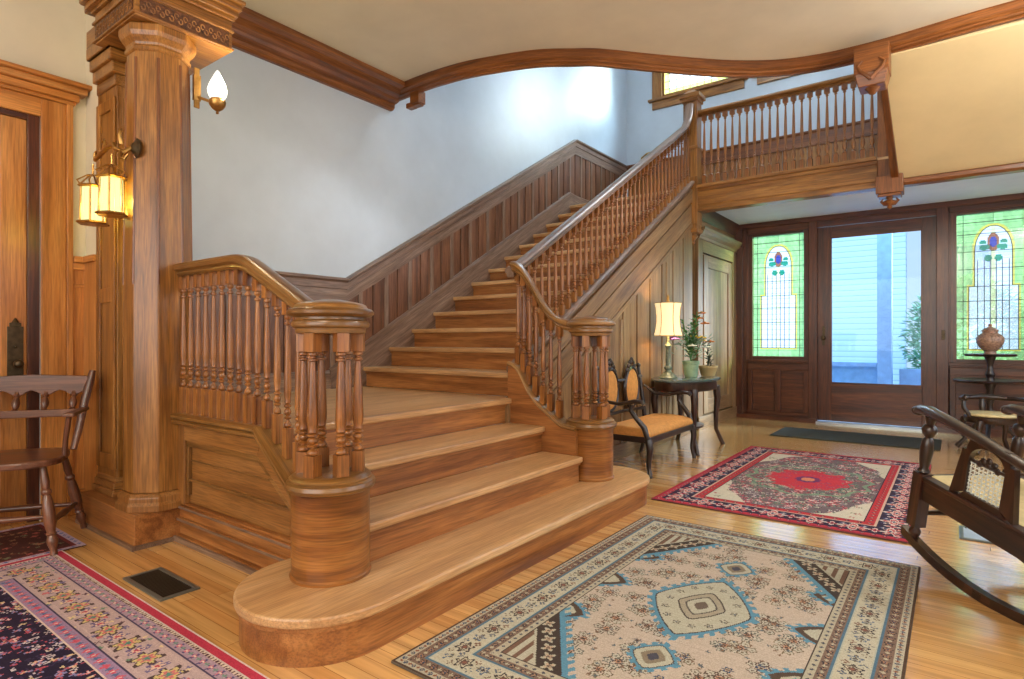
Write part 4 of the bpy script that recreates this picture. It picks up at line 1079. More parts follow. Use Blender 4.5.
fld = R.e > .255; R.fill(fld, (214, 204, 182)); cu, cv = W / 2, L / 2
a = abs(R.u - cu) / (W / 2 - .27); b_ = abs(R.v - cv) / (L / 2 - .27)
med = fld & ((a ** 1.9 + b_ ** 1.9) < 1.25 + .06 * np.sin(14 * np.arctan2(R.v - cv, R.u - cu)))
R.fill(med, (120, 102, 106))
pal = [[(60, 46, 66), (214, 200, 180)], [(190, 60, 76), (230, 200, 190)], [(120, 146, 124), (60, 60, 66)], [(216, 204, 196), (96, 70, 90)], [(206, 120, 126), (60, 40, 60)]]
for k in range(1100): R.rose(rs.uniform(.27, W - .27), rs.uniform(.27, L - .27), rs.uniform(.014, .032), pal[k % 5] + [pal[(k + 2) % 5][0]], 5, .4, k, med)
corner = fld & ~med
for k in range(170): R.rose(rs.uniform(.26, W - .26), rs.uniform(.26, L - .26), rs.uniform(.012, .024), [(110, 130, 110) if k % 2 else (180, 70, 80), (214, 204, 182)], 4, .5, k, corner)
th = np.arctan2(R.v - cv, R.u - cu); p = np.hypot((R.u - cu) / .36, (R.v - cv) / .46) * (1 + .06 * np.cos(10 * th))
R.fill((p < 1.06) & (p > .98), (130, 158, 130)); inn = p < .72; R.fill(inn, (206, 62, 76))
for k in range(130): R.rose(cu + rs.uniform(-.22, .22), cv + rs.uniform(-.45, .45), rs.uniform(.01, .022), [(150, 60, 110), (222, 120, 90)], 5, .4, k, inn)
for k in range(260): R.rose(cu + rs.uniform(-.3, .3), cv + rs.uniform(-.6, .6), rs.uniform(.014, .03), [(120, 150, 130) if k % 3 else (206, 190, 170), (96, 80, 90)], 5, .4, k, (p > .62) & (p < 1.1))
R.fill(p < .22, (120, 60, 110)); R.fill(p < .12, (230, 150, 110))
R.C *= .85; R.fade(.14)
lay_rug('oriental_rug', 'red and navy oriental rug between beige rug and door mat', R, -1.515, 3.475)

# navy and rose rug at left
R = Rug(2.42, 2.0, .0058, 11); W, L = R.W, R.L; rs = R.rs
R.e = np.minimum(np.minimum(R.u, W - R.u) - .0, L - R.v); R.s = np.where(np.minimum(R.u, W - R.u) < (L - R.v), R.v, R.u)
R.fill(R.e > -1, (60, 52, 84))
R.band(0, .006, (226, 210, 206)); R.band(.006, .032, (190, 60, 84)); R.band(.032, .040, (214, 200, 196)); R.band(.040, .052, (96, 60, 70)); R.motif(.046, .016, .006, [(220, 206, 190)], 4, .1)
R.band(.052, .095, (176, 152, 172)); R.motif(.073, .052, .018, [(96, 84, 130), (210, 120, 140), (226, 206, 190)], 4, .4); R.motif(.073, .052, .011, [(120, 150, 140)], 4, .4, .026)
R.band(.095, .10, (80, 70, 100))
R.band(.10, .235, (190, 168, 170))
R.motif(.168, .15, .055, [(84, 66, 70), (206, 190, 130), (206, 120, 120), (90, 140, 130)], 6, .3); R.motif(.168, .15, .034, [(110, 96, 140), (220, 190, 170), (190, 80, 100)], 5, .4, .075)
for k in range(2200):
    x = rs.uniform(0, W); y = rs.uniform(0, L); R.rose(x, y, rs.uniform(.008, .016), [[(200, 110, 120), (120, 110, 150), (110, 140, 120), (220, 200, 160), (96, 70, 80)][k % 5]], 4, .4, k, (R.e > .105) & (R.e < .23) & (abs(R.e - .168) > .022))
R.band(.235, .24, (70, 60, 90)); R.band(.24, .285, (156, 132, 166)); R.motif(.262, .05, .016, [(206, 90, 110), (226, 200, 190)], 4, .4); R.motif(.262, .05, .011, [(90, 110, 150)], 4, .3, .025); R.band(.285, .292, (220, 200, 190))
fld = R.e > .292; R.fill(fld, (40, 32, 56))
pal = [(206, 130, 130), (206, 196, 200), (130, 130, 176), (214, 190, 150), (60, 50, 80), (176, 80, 96), (50, 40, 70)]
for k in range(9000):
    x = rs.uniform(0, W); y = rs.uniform(0, L)
    R.rose(x, y, rs.uniform(.008, .017), [pal[k % 7], pal[(k * 3 + 1) % 7]], [2, 4, 5][k % 3], .5, k, fld)
in2 = (R.e > .60) & (R.e < .68); R.fill(in2, (160, 150, 170)); R.motif(.64, .06, .022, [(200, 90, 104), (220, 200, 180)], 4, .4); R.fill(abs(R.e - .60) < .004, (220, 210, 200)); R.fill(abs(R.e - .68) < .004, (220, 210, 200))
R.fade(.12)
lay_rug('oriental_rug', 'navy and rose floral rug beside the floor register', R, -3.36, .96 - 2.0)
# dark runner below the windsor chair
R = Rug(.60, 1.3, .006, 13); W, L = R.W, R.L; rs = R.rs
R.fill(R.e > -1, (78, 44, 40)); R.band(0, .03, (190, 170, 190)); R.motif(.015, .05, .012, [(90, 110, 170)], 4, .3); R.band(.03, .05, (120, 50, 50))
for k in range(420): R.rose(rs.uniform(.05, W - .05), rs.uniform(.05, L - .05), rs.uniform(.008, .018), [[(150, 110, 80), (110, 60, 50), (120, 120, 90), (170, 90, 80)][k % 4]], 4, .4, k, R.e > .05)
lay_rug('runner_rug', 'dark brown patterned runner under the windsor chair', R, -3.97, -.24, .006)
m = MB().box(-.72, .72, -.35, .35, 0, .010, 0)
o = m.build('door_mat', M['mat'], None, .004, (-.82, 6.88, 0)); tag(o, 'long dark door mat inside the front door', 'door mat')

# ------------------------------------------------------------------ furniture
def turned(m, p, q, prof, seg=12):
    """turned member from p to q; prof (radius, t)"""
    p, q = Vector(p), Vector(q); d = q - p; pts = [p + d * t for _, t in prof]
    m.tube(pts, [r for r, _ in prof], seg)
# windsor armchair
ch = thing('windsor_armchair', 'brown windsor armchair with spindle back beside the side door', 'chair', (-3.615, .825, .0095), math.radians(57.4))
ch.scale = (.965, .965, .965)
m = MB()
sp = [(.25 * (abs(cos(a)) ** .6) * (1 if cos(a) > 0 else -1) * (1.0 if sin(a) < 0 else .90), .23 * (abs(sin(a)) ** .7) * (1 if sin(a) > 0 else -1)) for a in [2 * PI * k / 40 for k in range(40)]]
m.prism(sp, .415, .448, 'Z', 0); m.build('seat', M['windsor'], ch, .008)
LP = [(.017, 0), (.014, .06), (.022, .12), (.024, .16), (.017, .21), (.023, .23), (.017, .25), (.025, .35), (.026, .5), (.02, .62), (.015, .66), (.022, .68), (.022, .71), (.015, .73), (.019, .8), (.014, .95), (.012, 1)]
feet = {}
for sx in (-1, 1):
    for sy in (-1, 1):
        m = MB(); f = (sx * .245, sy * .205 + (.03 if sy > 0 else 0), 0); t = (sx * .18, sy * .14, .42); turned(m, f, t, LP); m.build('leg', M['windsor'], ch); feet[(sx, sy)] = (Vector(f), Vector(t))
def on(k, t): f, q = feet[k]; return f + (q - f) * t
m = MB(); SP = [(.009, 0), (.012, .2), (.016, .45), (.018, .5), (.016, .55), (.012, .8), (.009, 1)]
for sx in (-1, 1): turned(m, on((sx, -1), .35), on((sx, 1), .35), SP)
turned(m, on((-1, -1), .42), on((1, -1), .42), SP); turned(m, on((-1, 1), .33), on((1, 1), .33), SP)
m.build('stretcher', M['windsor'], ch)
for sx in (-1, 1):
    m = MB(); m.tube([(sx * .215, .17, .44), (sx * .23, .215, .56), (sx * .245, .25, .70), (sx * .262, .275, .80), (sx * .272, .285, .855)], [.017, .020, .022, .022, .016], 10, .8); m.build('back_post', M['windsor'], ch)
m = MB(); n = 24; top = []; bot = []
for k in range(n + 1):
    x = -.255 + .51 * k / n; top.append((x, .838 - .012 * abs(x) / .25)); bot.append((x, .752 - .030 * (0.5 + .5 * cos(x * 2 * PI / .127 + PI)) + .0))
m.prism(bot + top[::-1], .262, .282, 'Y', 0); m.build('crest_rail', M['windsor'], ch, .003)
m = MB(); m.prism([(-.235, .61), (.235, .61), (.235, .65), (-.235, .65)], .225, .243, 'Y', 0); m.build('mid_rail', M['windsor'], ch, .004)
for x in (-.19, -.0635, .0635, .19):
    m = MB(); turned(m, (x, .234, .645), (x, .272, .745), [(.010, 0), (.016, .06), (.011, .12), (.018, .28), (.020, .42), (.011, .7), (.017, .78), (.012, .85), (.013, 1)], 10); m.build('back_spindle', M['windsor'], ch)
for sx in (-1, 1):
    m = MB(); m.hexa([(sx * .27 - .025, -.10, .640), (sx * .27 + .025, -.10, .640), (sx * .25 + .018, .24, .640), (sx * .25 - .018, .24, .640), (sx * .27 - .025, -.10, .66), (sx * .27 + .025, -.10, .66), (sx * .25 + .018, .24, .66), (sx * .25 - .018, .24, .66)], 1); m.build('armrest', M['windsor'], ch, .006)
    m = MB(); m.tube([(sx * .235, -.03, .44), (sx * .24, -.035, .52), (sx * .262, -.06, .645)], [.013, .012, .013], 10); m.build('arm_support', M['windsor'], ch)

# rocking chair
rk = thing('rocking_chair', 'dark walnut rocking chair with caned side panels at right', 'rocking chair', (.225, 3.115, 0), math.radians(220))
hw = .205
RW = [(.020, 0), (.020, 1)]
for s in (-1, 1):
    x = s * hw
    m = MB(); pts = []
    for k in range(27):
        yy = -.31 + k * .04; z = 1.0 - math.sqrt(1 - (yy - .02) ** 2 * 1.0) if abs(yy) < .95 else .5
        pts.append((yy, z))
    for (a, b_) in zip(pts, pts[1:]): m.hexa([(x - .017, a[0], a[1]), (x + .017, a[0], a[1]), (x + .017, b_[0], b_[1]), (x - .017, b_[0], b_[1]), (x - .017, a[0], a[1] + .04), (x + .017, a[0], a[1] + .04), (x + .017, b_[0], b_[1] + .04), (x - .017, b_[0], b_[1] + .04)], 1)
    m.build('rocker', M['walnut'], rk)
    m = MB(); y = -.25
    m.lathe([(.016, .06), (.014, .075), (.022, .09), (.024, .105), (.017, .12), (.019, .135)], x, y, 0, 14); m.box(x - .026, x + .026, y - .026, y + .026, .13, .39, 2)
    m.lathe([(.017, .39), (.024, .40), (.017, .415), (.022, .45), (.026, .50), (.022, .545), (.014, .56), (.024, .575), (.03, .595), (.024, .612), (.014, .62), (.02, .64), (.022, .655)], x, y, 0, 14)
    m.build('front_post', M['walnut'], rk)
    m = MB(); m.tube([(x * .96, .32, .065), (x * .96, .325, .36), (x * .96, .34, .55), (x * .96, .39, .85), (x * .96, .43, 1.05)], [.022, .026, .024, .022, .018], 10); m.build('back_post', M['walnut'], rk)
    m = MB(); ap = [(x, -.325, .655, .026), (x, -.31, .672, .034), (x, -.27, .678, .036), (x, -.15, .668, .032), (x, 0, .650, .030), (x, .14, .625, .028), (x, .345, .590, .024)]
    m.tube([p[:3] for p in ap], [p[3] for p in ap], 12, .62, ref=Vector((0, 0, 1))); m.ball((x, -.325, .66), .028, 12, 8, (1, 1, .8)); m.build('armrest', M['walnut'], rk)
    m = MB(); m.box(x - .016, x + .016, -.225, .32, .27, .375, 1); m.box(x - .022, x + .022, -.225, .32, .362, .382, 1); m.build('seat_rail', M['walnut'], rk, .004)
    # side panel with arched opening and cane
    m = MB(); y0_, y1_ = -.06, .17; zb, zt = .375, .645
    arch = [(.055 + .0 - .08 * cos(a), .555 + .065 * sin(a)) for a in [PI * k / 14 for k in range(15)]]
    oa = [(y0_, zb)] + [(y0_ + .0, .60)] + [(y0_ + .02, .655)] + [(y1_ - .02, .635)] + [(y1_, .60), (y1_, zb)]
    def strip(pts_in, pts_out):
        for i in range(len(pts_in) - 1):
            a, b_, c, d = pts_in[i], pts_in[i + 1], pts_out[i + 1], pts_out[i]
            m.hexa([(x - .011, a[0], a[1]), (x + .011, a[0], a[1]), (x + .011, b_[0], b_[1]), (x - .011, b_[0], b_[1]), (x - .011, d[0], d[1]), (x + .011, d[0], d[1]), (x + .011, c[0], c[1]), (x - .011, c[0], c[1])])
    inn = [(-.025, .41)] + arch + [(.135, .41)]
    out = [(y0_ - .035, .375)] + [(y0_ + (y1_ - y0_) * k / 14 if 0 < k < 14 else (y0_ if k == 0 else y1_), .655 - .012 * k / 14 if 1 < k < 13 else .59) for k in range(15)] + [(y1_ + .03, .375)]
    strip(inn, out); m.hexa([(x - .011, -.06, .375), (x + .011, -.06, .375), (x + .011, .17, .375), (x - .011, .17, .375), (x - .011, -.025, .41), (x + .011, -.025, .41), (x + .011, .135, .41), (x - .011, .135, .41)])
    m.build('side_panel', M['walnut'], rk)
    m = MB()
    for k in range(9): yy = -.02 + k * .0185; m.tube([(x, yy, .41), (x, yy, .545)], .0022, 5)
    for k in range(9): zz = .415 + k * .0155; m.tube([(x, -.026, zz), (x, .136, zz)], .0022, 5)
    for k in range(-6, 9): m.tube([(x, max(-.025, -.02 + k * .022), .41 + max(0, -(.005) - k * .022)), (x, min(.135, -.02 + k * .022 + .13), .41 + min(.13, .155 - k * .022))], .0016, 5) if k > -6 and .155 - k * .022 > 0 else None
    m.build('cane_panel', plain('pale_cane', (206, 212, 206), .5) if s < 0 else bpy.data.materials['pale_cane'], rk)['label'] = 'pale woven cane'
    m = MB()
    for (yy, zz) in ((.055, .575), (.03, .565), (.08, .565), (.015, .548), (.095, .548), (.055, .556)): m.ball((x, yy, zz), .014, 8, 6, (.6, 1, 1))
    m.tube([(x, -.02, .55), (x, .13, .55)], .007, 6)
    m.build('carved_fan', M['walnut'], rk)
m = MB(); m.box(-hw + .02, hw - .02, -.265, -.235, .27, .375, 0); m.build('cross_rail', M['walnut'], rk, .004); m = MB(); m.box(-hw + .02, hw - .02, .305, .33, .27, .375, 0); m.build('cross_rail', M['walnut'], rk, .004)
m = MB(); m.box(-hw + .016, hw - .016, -.235, .31, .36, .385, 0); m.build('seat', M['cream_fab'], rk, .008)
m = MB(); turned(m, (-hw, -.25, .19), (hw, -.25, .19), [(.010, 0), (.012, .2), (.018, .5), (.012, .8), (.010, 1)]); m.build('stretcher', M['walnut'], rk)
m = MB(); m.hexa([(-hw, .395, .93), (hw, .395, .93), (hw, .42, .93), (-hw, .42, .93), (-hw, .425, 1.05), (hw, .425, 1.05), (hw, .45, 1.05), (-hw, .45, 1.05)], 0); m.hexa([(-hw, .325, .50), (hw, .325, .50), (hw, .345, .50), (-hw, .345, .50), (-hw, .33, .55), (hw, .33, .55), (hw, .35, .55), (-hw, .35, .55)], 0)
m.build('back_rail', M['walnut'], rk, .005)
for k in range(5): MB().tube([(-.14 + k * .07, .338, .54), (-.14 + k * .07, .41, .94)], .010, 8).build('back_spindle', M['walnut'], rk)

rk.rotation_euler = (math.radians(-10.5), 0, math.radians(220)); rk.location = (.165, 3.10, .020); rk.scale = (1, 1, .94)

# two-medallion settee facing the hall (local -Y is the front)
st = thing('settee', 'small ebonised settee with amber seat and oval back medallions', 'settee', (-1.99, 4.46, 0), math.radians(90))
A = .45
def cab(p0, p1, r0, r1, bulge, m):   # cabriole-like leg
    p0, p1 = Vector(p0), Vector(p1); pts = []; rr = []
    for k in range(9):
        t = k / 8; pts.append(p0.lerp(p1, t) + Vector(bulge) * sin(PI * 2 * t) * .6); rr.append(r0 + (r1 - r0) * t)
    rr = [r * 1.15 for r in rr]; rr[-1] *= 1.35; m.tube(pts, rr, 10)
for sx in (-1, 1):
    m = MB(); cab((sx * (A - .01), -.215, .27), (sx * (A + .0), -.235, .02), .024, .012, (sx * .008, -.018, 0), m); m.lathe([(.016, 0), (.018, .01), (.013, .025)], sx * A, -.235, 0, 10); m.build('leg', M['black_wood'], st)
    m = MB(); m.tube([(sx * (A - .04), .18, .27), (sx * (A - .035), .20, .14), (sx * (A - .02), .24, .0)], [.022, .017, .015], 10); m.build('leg', M['black_wood'], st)
m = MB(); m.box(-A, A, -.235, -.205, .245, .29, 0); m.box(-A + .03, A - .03, .17, .20, .245, .29, 0); m.box(-A, -A + .03, -.205, .17, .245, .29, 1); m.box(A - .03, A, -.205, .17, .245, .29, 1); m.build('seat_frame', M['black_wood'], st, .006)
m = MB(); sec = [(-.225, .285), (-.232, .31), (-.215, .335), (-.15, .352), (0, .36), (.12, .352), (.18, .33), (.18, .285)]
m.prism(sec, -A + .005, A - .005, 'X', 0); m.build('seat', M['orange_fab'], st, .015)
for sx in (-1, 1):
    m = MB(); m.tube([(sx * (A - .01), -.21, .28), (sx * (A + .005), -.19, .36), (sx * (A + .02), -.13, .43), (sx * (A + .02), -.09, .48), (sx * (A + .02), -.10, .525)], [.020, .022, .018, .017, .018], 10); m.build('arm_support', M['black_wood'], st)
    m = MB(); m.tube([(sx * (A + .02), -.20, .525), (sx * (A + .02), -.18, .545), (sx * (A + .02), -.12, .548), (sx * (A + .015), 0, .52), (sx * (A - .0), .12, .53), (sx * (A - .04), .20, .60)], [.018, .024, .022, .018, .017, .015], 10, .75); m.build('armrest', M['black_wood'], st)
    m = MB(); m.tube([(sx * (A - .045), .185, .27), (sx * (A - .05), .205, .45), (sx * (A - .06), .225, .62), (sx * (A - .07), .24, .76)], [.02, .018, .017, .014], 10); m.ball((sx * (A - .07), .24, .775), .022, 10, 6); m.build('back_post', M['black_wood'], st)
for cx in (-.20, .19):
    m = MB(); o0 = len(m.v); m.ball((0, 0, 0), 1, 20, 12); m.v = [(cx + v[0] * .115, .212 + v[1] * .022, .595 + v[2] * .155) for v in m.v]; m.build('medallion', M['orange_fab'], st)
    m = MB(); m.tube([(cx + .125 * cos(a), .215, .595 + .168 * sin(a)) for a in [2 * PI * k / 28 for k in range(29)]], .016, 8)
    for k in range(7):
        a = PI / 2 + (k - 3) * .22; m.ball((cx + .125 * cos(a), .215, .595 + (.185 + .016 * (3 - abs(k - 3))) * sin(a)), .023, 8, 6, (1, .7, 1))
    m.ball((cx, .215, .83), .018, 8, 6)
    m.build('medallion_frame', M['black_wood'], st)
m = MB(); m.tube([(-A + .06, .22, .68), (0, .222, .66), (A - .06, .22, .68)], .014, 8); m.tube([(-A + .05, .20, .40), (0, .20, .41), (A - .05, .20, .40)], .014, 8); m.build('back_rail', M['black_wood'], st)

# console table
tb = thing('console_table', 'dark oval side table holding the lamp and flower pots', 'table', (-2.0, 5.38, 0))
m = MB(); m.lathe([(.97, .622), (1.0, .628), (1.0, .642), (.97, .648), (.001, .648)], 0, 0, 0, 40, .275, .50); m.build('table_top', M['verd'], tb)['label'] = 'dark greenish polished top'
m = MB(); m.lathe([(.88, .54), (.90, .56), (.90, .622), (.001, .622)], 0, 0, 0, 40, .275, .50); m.build('apron', M['walnut'], tb)
for (a, b_) in ((.18, .30), (.18, -.30), (-.17, .30), (-.17, -.30)):
    m = MB(); q = Vector((a, b_, 0)).normalized(); m.tube([(a, b_, .56), (a * 1.06, b_ * 1.04, .45), (a * 1.0, b_ * 1.0, .30), (a * 1.0, b_ * 1.0, .15), (a * 1.28, b_ * 1.18, .0)], [.034, .032, .024, .019, .021], 10); m.build('leg', M['walnut'], tb)
m = MB(); m.lathe([(.72, .19), (.74, .20), (.74, .21), (.001, .212)], 0, 0, 0, 30, .2, .32); m.build('lower_shelf', M['walnut'], tb)
# lamp
lp = thing('table_lamp', 'lit table lamp with waisted cream shade on the side table', 'lamp', (-2.07, 5.12, .649))
m = MB(); m.lathe([(.085, 0), (.088, .01), (.075, .02), (.07, .03), (.05, .045), (.035, .06)], 0, 0, 0, 8); m.lathe([(.03, .06), (.022, .075), (.034, .085), (.036, .10), (.022, .115), (.02, .13), (.024, .17), (.018, .27), (.024, .285), (.036, .295), (.022, .31), (.012, .33), (.012, .40)], 0, 0, 0, 16)
m.build('lamp_base', M['lampbase'], lp)
m = MB()
prof = [(.124, .385), (.112, .43), (.101, .50), (.100, .56), (.108, .64), (.118, .68)]
vs = []; n = 32
m.lathe(prof, 0, 0, 0, 32); m.f = [f for f in m.f if len(f) == 4]; m.sm = [True] * len(m.f)
m.build('lamp_shade', M['shade'], lp)
m = MB()
for k in range(6):
    a = k * PI / 3 + .3; m.tube([((r + .001) * cos(a), (r + .001) * sin(a), z) for r, z in prof], .0035, 6)
for r, z in (prof[0], prof[-1]): m.tube([(r * cos(2 * PI * k / 32), r * sin(2 * PI * k / 32), z) for k in range(33)], .004, 6)
m.build('shade_ribs', plain('shade_trim', (176, 150, 96), .7), lp)
m = MB(); m.tube([(0, 0, .40), (0, 0, .70)], .005, 8); m.lathe([(.012, .68), (.016, .70), (.009, .715), (.013, .73), (.001, .76)], 0, 0, 0, 12); m.build('finial', M['brass'], lp)
l = bpy.data.lights.new('lamp_bulb', 'POINT'); l.energy = 9; l.color = (1.0, .78, .48); l.shadow_soft_size = .05
o = bpy.data.objects.new('lamp_bulb', l); COL.objects.link(o); o.location = (-2.07, 5.12, 1.18)
# pots
def leafblob(m, c, a, tilt, ln, w):
    p = Vector(c); d = Vector((cos(a) * cos(tilt), sin(a) * cos(tilt), sin(tilt))); s = Vector((-sin(a), cos(a), 0)) * w; u = d.cross(s).normalized() * w * .3
    m.add([p, p + d * ln * .5 + s + u, p + d * ln, p + d * ln * .5 - s + u, p + d * ln * .5 - u * .3], [(0, 1, 4), (1, 2, 4), (2, 3, 4), (3, 0, 4)], [(0, 0, 0), (.1, 0, 0), (.2, 0, 0), (.1, .1, 0), (.1, 0, 0)], True)
pt = thing('flower_pot', 'green glazed pot of purple and yellow flowers beside the lamp', 'potted plant', (-1.98, 5.45, .649))
m = MB(); m.lathe([(.055, 0), (.06, .01), (.072, .12), (.078, .125), (.08, .15), (.073, .152), (.066, .14), (.001, .138)], 0, 0, 0, 24); m.build('pot', M['potgreen'], pt)
MB().lathe([(.048, .118), (.03, .128), (.001, .13)], 0, 0, 0, 14).build('soil', M['soil'], pt)
m = MB(); rr = random.Random(4)
for k in range(90):
    a = rr.uniform(0, 6.28); r = rr.uniform(0, .12); leafblob(m, (r * cos(a), r * sin(a), .16 + rr.uniform(0, .18)), a, rr.uniform(-.3, 1.0), rr.uniform(.04, .07), .014)
m.build('foliage', M['leafgrey'], pt)
m = MB()
for k in range(9):
    a = rr.uniform(0, 6.28); r = rr.uniform(.0, .05); h = rr.uniform(.30, .52); m.tube([(0, 0, .14), (r * cos(a), r * sin(a), h * .7), (r * 1.6 * cos(a), r * 1.6 * sin(a), h)], .0025, 5)
    for q in range(10): leafblob(m, (r * cos(a) * (.6 + q * .1), r * sin(a) * (.6 + q * .1), h * (.55 + q * .045)), a + q * 2.1, .6, .05, .009)
m.build('stems', M['leaf'], pt)
for mat, spots in ((M['flp'], [(-.05, -.05, .27), (-.065, -.03, .255), (-.03, -.075, .26), (-.045, -.06, .29)]), (M['fly'], [(.0, .02, .28), (.02, .05, .25), (.04, .0, .27)]), (M['flo'], [(.05, .06, .24), (.0, .09, .42), (.01, .085, .46), (.02, .095, .38)]), (M['flw'], [(-.03, .0, .23), (.02, -.04, .21), (-.06, .03, .22), (.05, .02, .20)])):
    m = MB()
    for (x, y, z) in spots:
        x *= 1.5; y *= 1.5; z += .05
        for q in range(6): m.ball((x + .016 * cos(q * PI / 3), y + .016 * sin(q * PI / 3), z), .012, 8, 5, (1, 1, .5))
        m.ball((x, y, z + .006), .008, 8, 5)
    m.build('blossoms', mat, pt)
for c in pt.children:
    if c.name.split('.')[0] != 'pot': c.scale = (1.3, 1.3, 1.12); c.location.z = -.015
pt = thing('planter_bowl', 'low tan clay pot with a dark leafy stem', 'potted plant', (-1.90, 5.69, .649))
m = MB(); m.lathe([(.06, 0), (.065, .01), (.085, .075), (.092, .08), (.093, .098), (.086, .1), (.078, .085), (.001, .083)], 0, 0, 0, 24); m.build('pot', M['pottan'], pt)
m = MB()
for k in range(7):
    a = rr.uniform(0, 6.28); r = rr.uniform(.0, .035); h = rr.uniform(.18, .36); m.tube([(0, 0, .08), (r * cos(a), r * sin(a), h)], .0025, 5)
    for q in range(9): leafblob(m, (r * cos(a), r * sin(a), h * (.4 + q * .07)), a + q * 2.4, .5, .045, .010)
m.build('foliage', M['leafdark'], pt)

# tiered stand with urn
sd = thing('tiered_stand', 'dark two tier pedestal stand in front of the right sidelight', 'stand', (.28, 7.42, 0))
m = MB(); m.lathe([(.19, .835), (.20, .84), (.205, .85), (.195, .86), (.17, .852), (.001, .85)], 0, 0, 0, 32); m.build('upper_tray', M['walnut'], sd)
m = MB(); m.lathe([(.28, .58), (.292, .585), (.297, .597), (.285, .608), (.26, .6), (.001, .597)], 0, 0, 0, 32); m.build('lower_tray', M['walnut'], sd)
m = MB(); m.lathe([(.03, .14), (.045, .18), (.05, .24), (.03, .30), (.022, .36), (.035, .42), (.026, .5), (.05, .57), (.05, .585), (.03, .61), (.03, .63), (.042, .66), (.025, .70), (.022, .76), (.04, .81), (.05, .838)], 0, 0, 0, 20); m.build('pedestal', M['black_wood'], sd)
for k in range(3):
    a = k * 2 * PI / 3 + .4; m = MB(); m.tube([(.02 * cos(a), .02 * sin(a), .20), (.12 * cos(a), .12 * sin(a), .17), (.20 * cos(a), .20 * sin(a), .07), (.27 * cos(a), .27 * sin(a), .02)], [.024, .022, .018, .018], 10); m.build('leg', M['black_wood'], sd)
ur = thing('lidded_urn', 'mottled brown lidded urn on top of the tiered stand', 'urn', (.28, 7.42, .853))
m = MB(); m.lathe([(.05, 0), (.052, .01), (.045, .03), (.085, .07), (.108, .12), (.11, .16), (.09, .19), (.062, .21), (.06, .222), (.066, .228)], 0, 0, 0, 28); m.build('body', M['urn'], ur)
m = MB(); m.lathe([(.068, .228), (.066, .238), (.045, .255), (.02, .268), (.012, .275), (.018, .285), (.012, .30), (.001, .303)], 0, 0, 0, 24); m.build('lid', M['urn'], ur)

# low corner chair behind the rocker
cc = thing('corner_chair', 'low carved corner chair with cream seat in front of the stand', 'chair', (.27, 6.72, 0), math.radians(20))
m = MB(); m.lathe([(.19, .325), (.20, .335), (.19, .352), (.001, .36)], 0, 0, 0, 28); m.build('seat', M['cream_fab'], cc)
m = MB(); m.lathe([(.195, .27), (.205, .285), (.205, .32), (.19, .33), (.001, .33)], 0, 0, 0, 28); m.build('seat_frame', M['walnut'], cc)
for (a, b_) in ((-.15, -.15), (.15, -.15), (-.15, .15), (.15, .15)):
    m = MB(); m.tube([(a, b_, .29), (a * 1.15, b_ * 1.15, .2), (a * 1.0, b_ * 1.0, .10), (a * 1.3, b_ * 1.3, .018)], [.028, .024, .016, .022], 10); m.build('leg', M['walnut'], cc)
m = MB(); m.tube([(-.24, -.09, .49), (-.235, .0, .475), (-.17, .13, .47), (0, .20, .48), (.17, .13, .47), (.235, 0, .475), (.24, -.09, .49)], [.026, .02, .02, .028, .02, .02, .026], 10); m.ball((-.24, -.10, .49), .03, 10, 6); m.ball((.24, -.10, .49), .03, 10, 6); m.build('curved_back_rail', M['walnut'], cc)
m = MB()
for a in (-.22, .22): MB().tube([(a * .85, -.05, .32), (a * 1.05, -.04, .40), (a * 1.04, -.03, .475)], [.016, .02, .014], 10).build('arm_post', M['black_wood'], cc)
m.tube([(0, .18, .32), (0, .19, .40), (0, .20, .475)], [.016, .03, .016], 10)
m.build('back_splat', M['black_wood'], cc)

# ------------------------------------------------------------------ outside
struct(MB().box(-8, 8, 8.08, 16, -.25, -.15).build('ground', plain('porch_ground', (120, 150, 180), .8)), 'pale ground outside the front door', 'ground')
o = MB().box(-6.0, -.66, 12.0, 12.3, -.2, 4.5).build('neighbour_house', M['siding']); tag(o, 'white lap sided house seen through the front door glass', 'house')
hw_ = thing('porch_wall', 'blue painted low porch wall outside the door glass', 'porch wall', (0, 0, 0)); 
MB().box(-4.0, -.86, 9.6, 9.75, -.15, .62).build('rail_panel', M['bluepaint'], hw_); MB().box(-4.0, -.86, 9.57, 9.78, .62, .68).build('cap', M['porch'], hw_)
MB().box(-.85, -.68, 9.5, 9.67, -.15, 3.6).build('porch_post', M['porch'], None); tag(bpy.data.objects['porch_post'], 'pale blue porch post seen through the door glass', 'post')
MB().box(-.60, 1.2, 9.6, 9.75, -.15, .60).build('porch_parapet', M['porch']); tag(bpy.data.objects['porch_parapet'], 'pale low porch panel at the right of the door view', 'porch wall')
h = thing('neighbour_window', 'narrow dark window of the house across the way', 'window', (0, 0, 0)); MB().box(-.2, .9, 12.8, 13, -.2, 4).build('wall_panel', M['siding'], h); MB().box(.0, .5, 12.76, 12.8, 1.4, 2.6).build('pane', M['darkglass'], h); 
m = MB(); rr = random.Random(8)
for k in range(3200):
    a = rr.uniform(0, 6.28); t = rr.uniform(0, PI); r = rr.uniform(.7, 1)
    leafblob(m, (.75 * r * sin(t) * cos(a), .4 * r * sin(t) * sin(a), .95 + .95 * r * cos(t)), a, rr.uniform(-.5, 1), .12, .04)
m.tube([(0, 0, -.15), (0, 0, .8)], .04, 8)
o = m.build('garden_shrub', M['hedge'], None, 0, (.12, 10.9, 0)); tag(o, 'green shrub outside beyond the right of the door glass', 'shrub')
m = MB()
for k in range(700):
    a = rr.uniform(0, 6.28); t = rr.uniform(0, PI); r = rr.uniform(.7, 1)
    leafblob(m, (.9 * r * sin(t) * cos(a), .5 * r * sin(t) * sin(a), 1.0 + .9 * r * cos(t)), a, rr.uniform(-.5, 1), .14, .045)
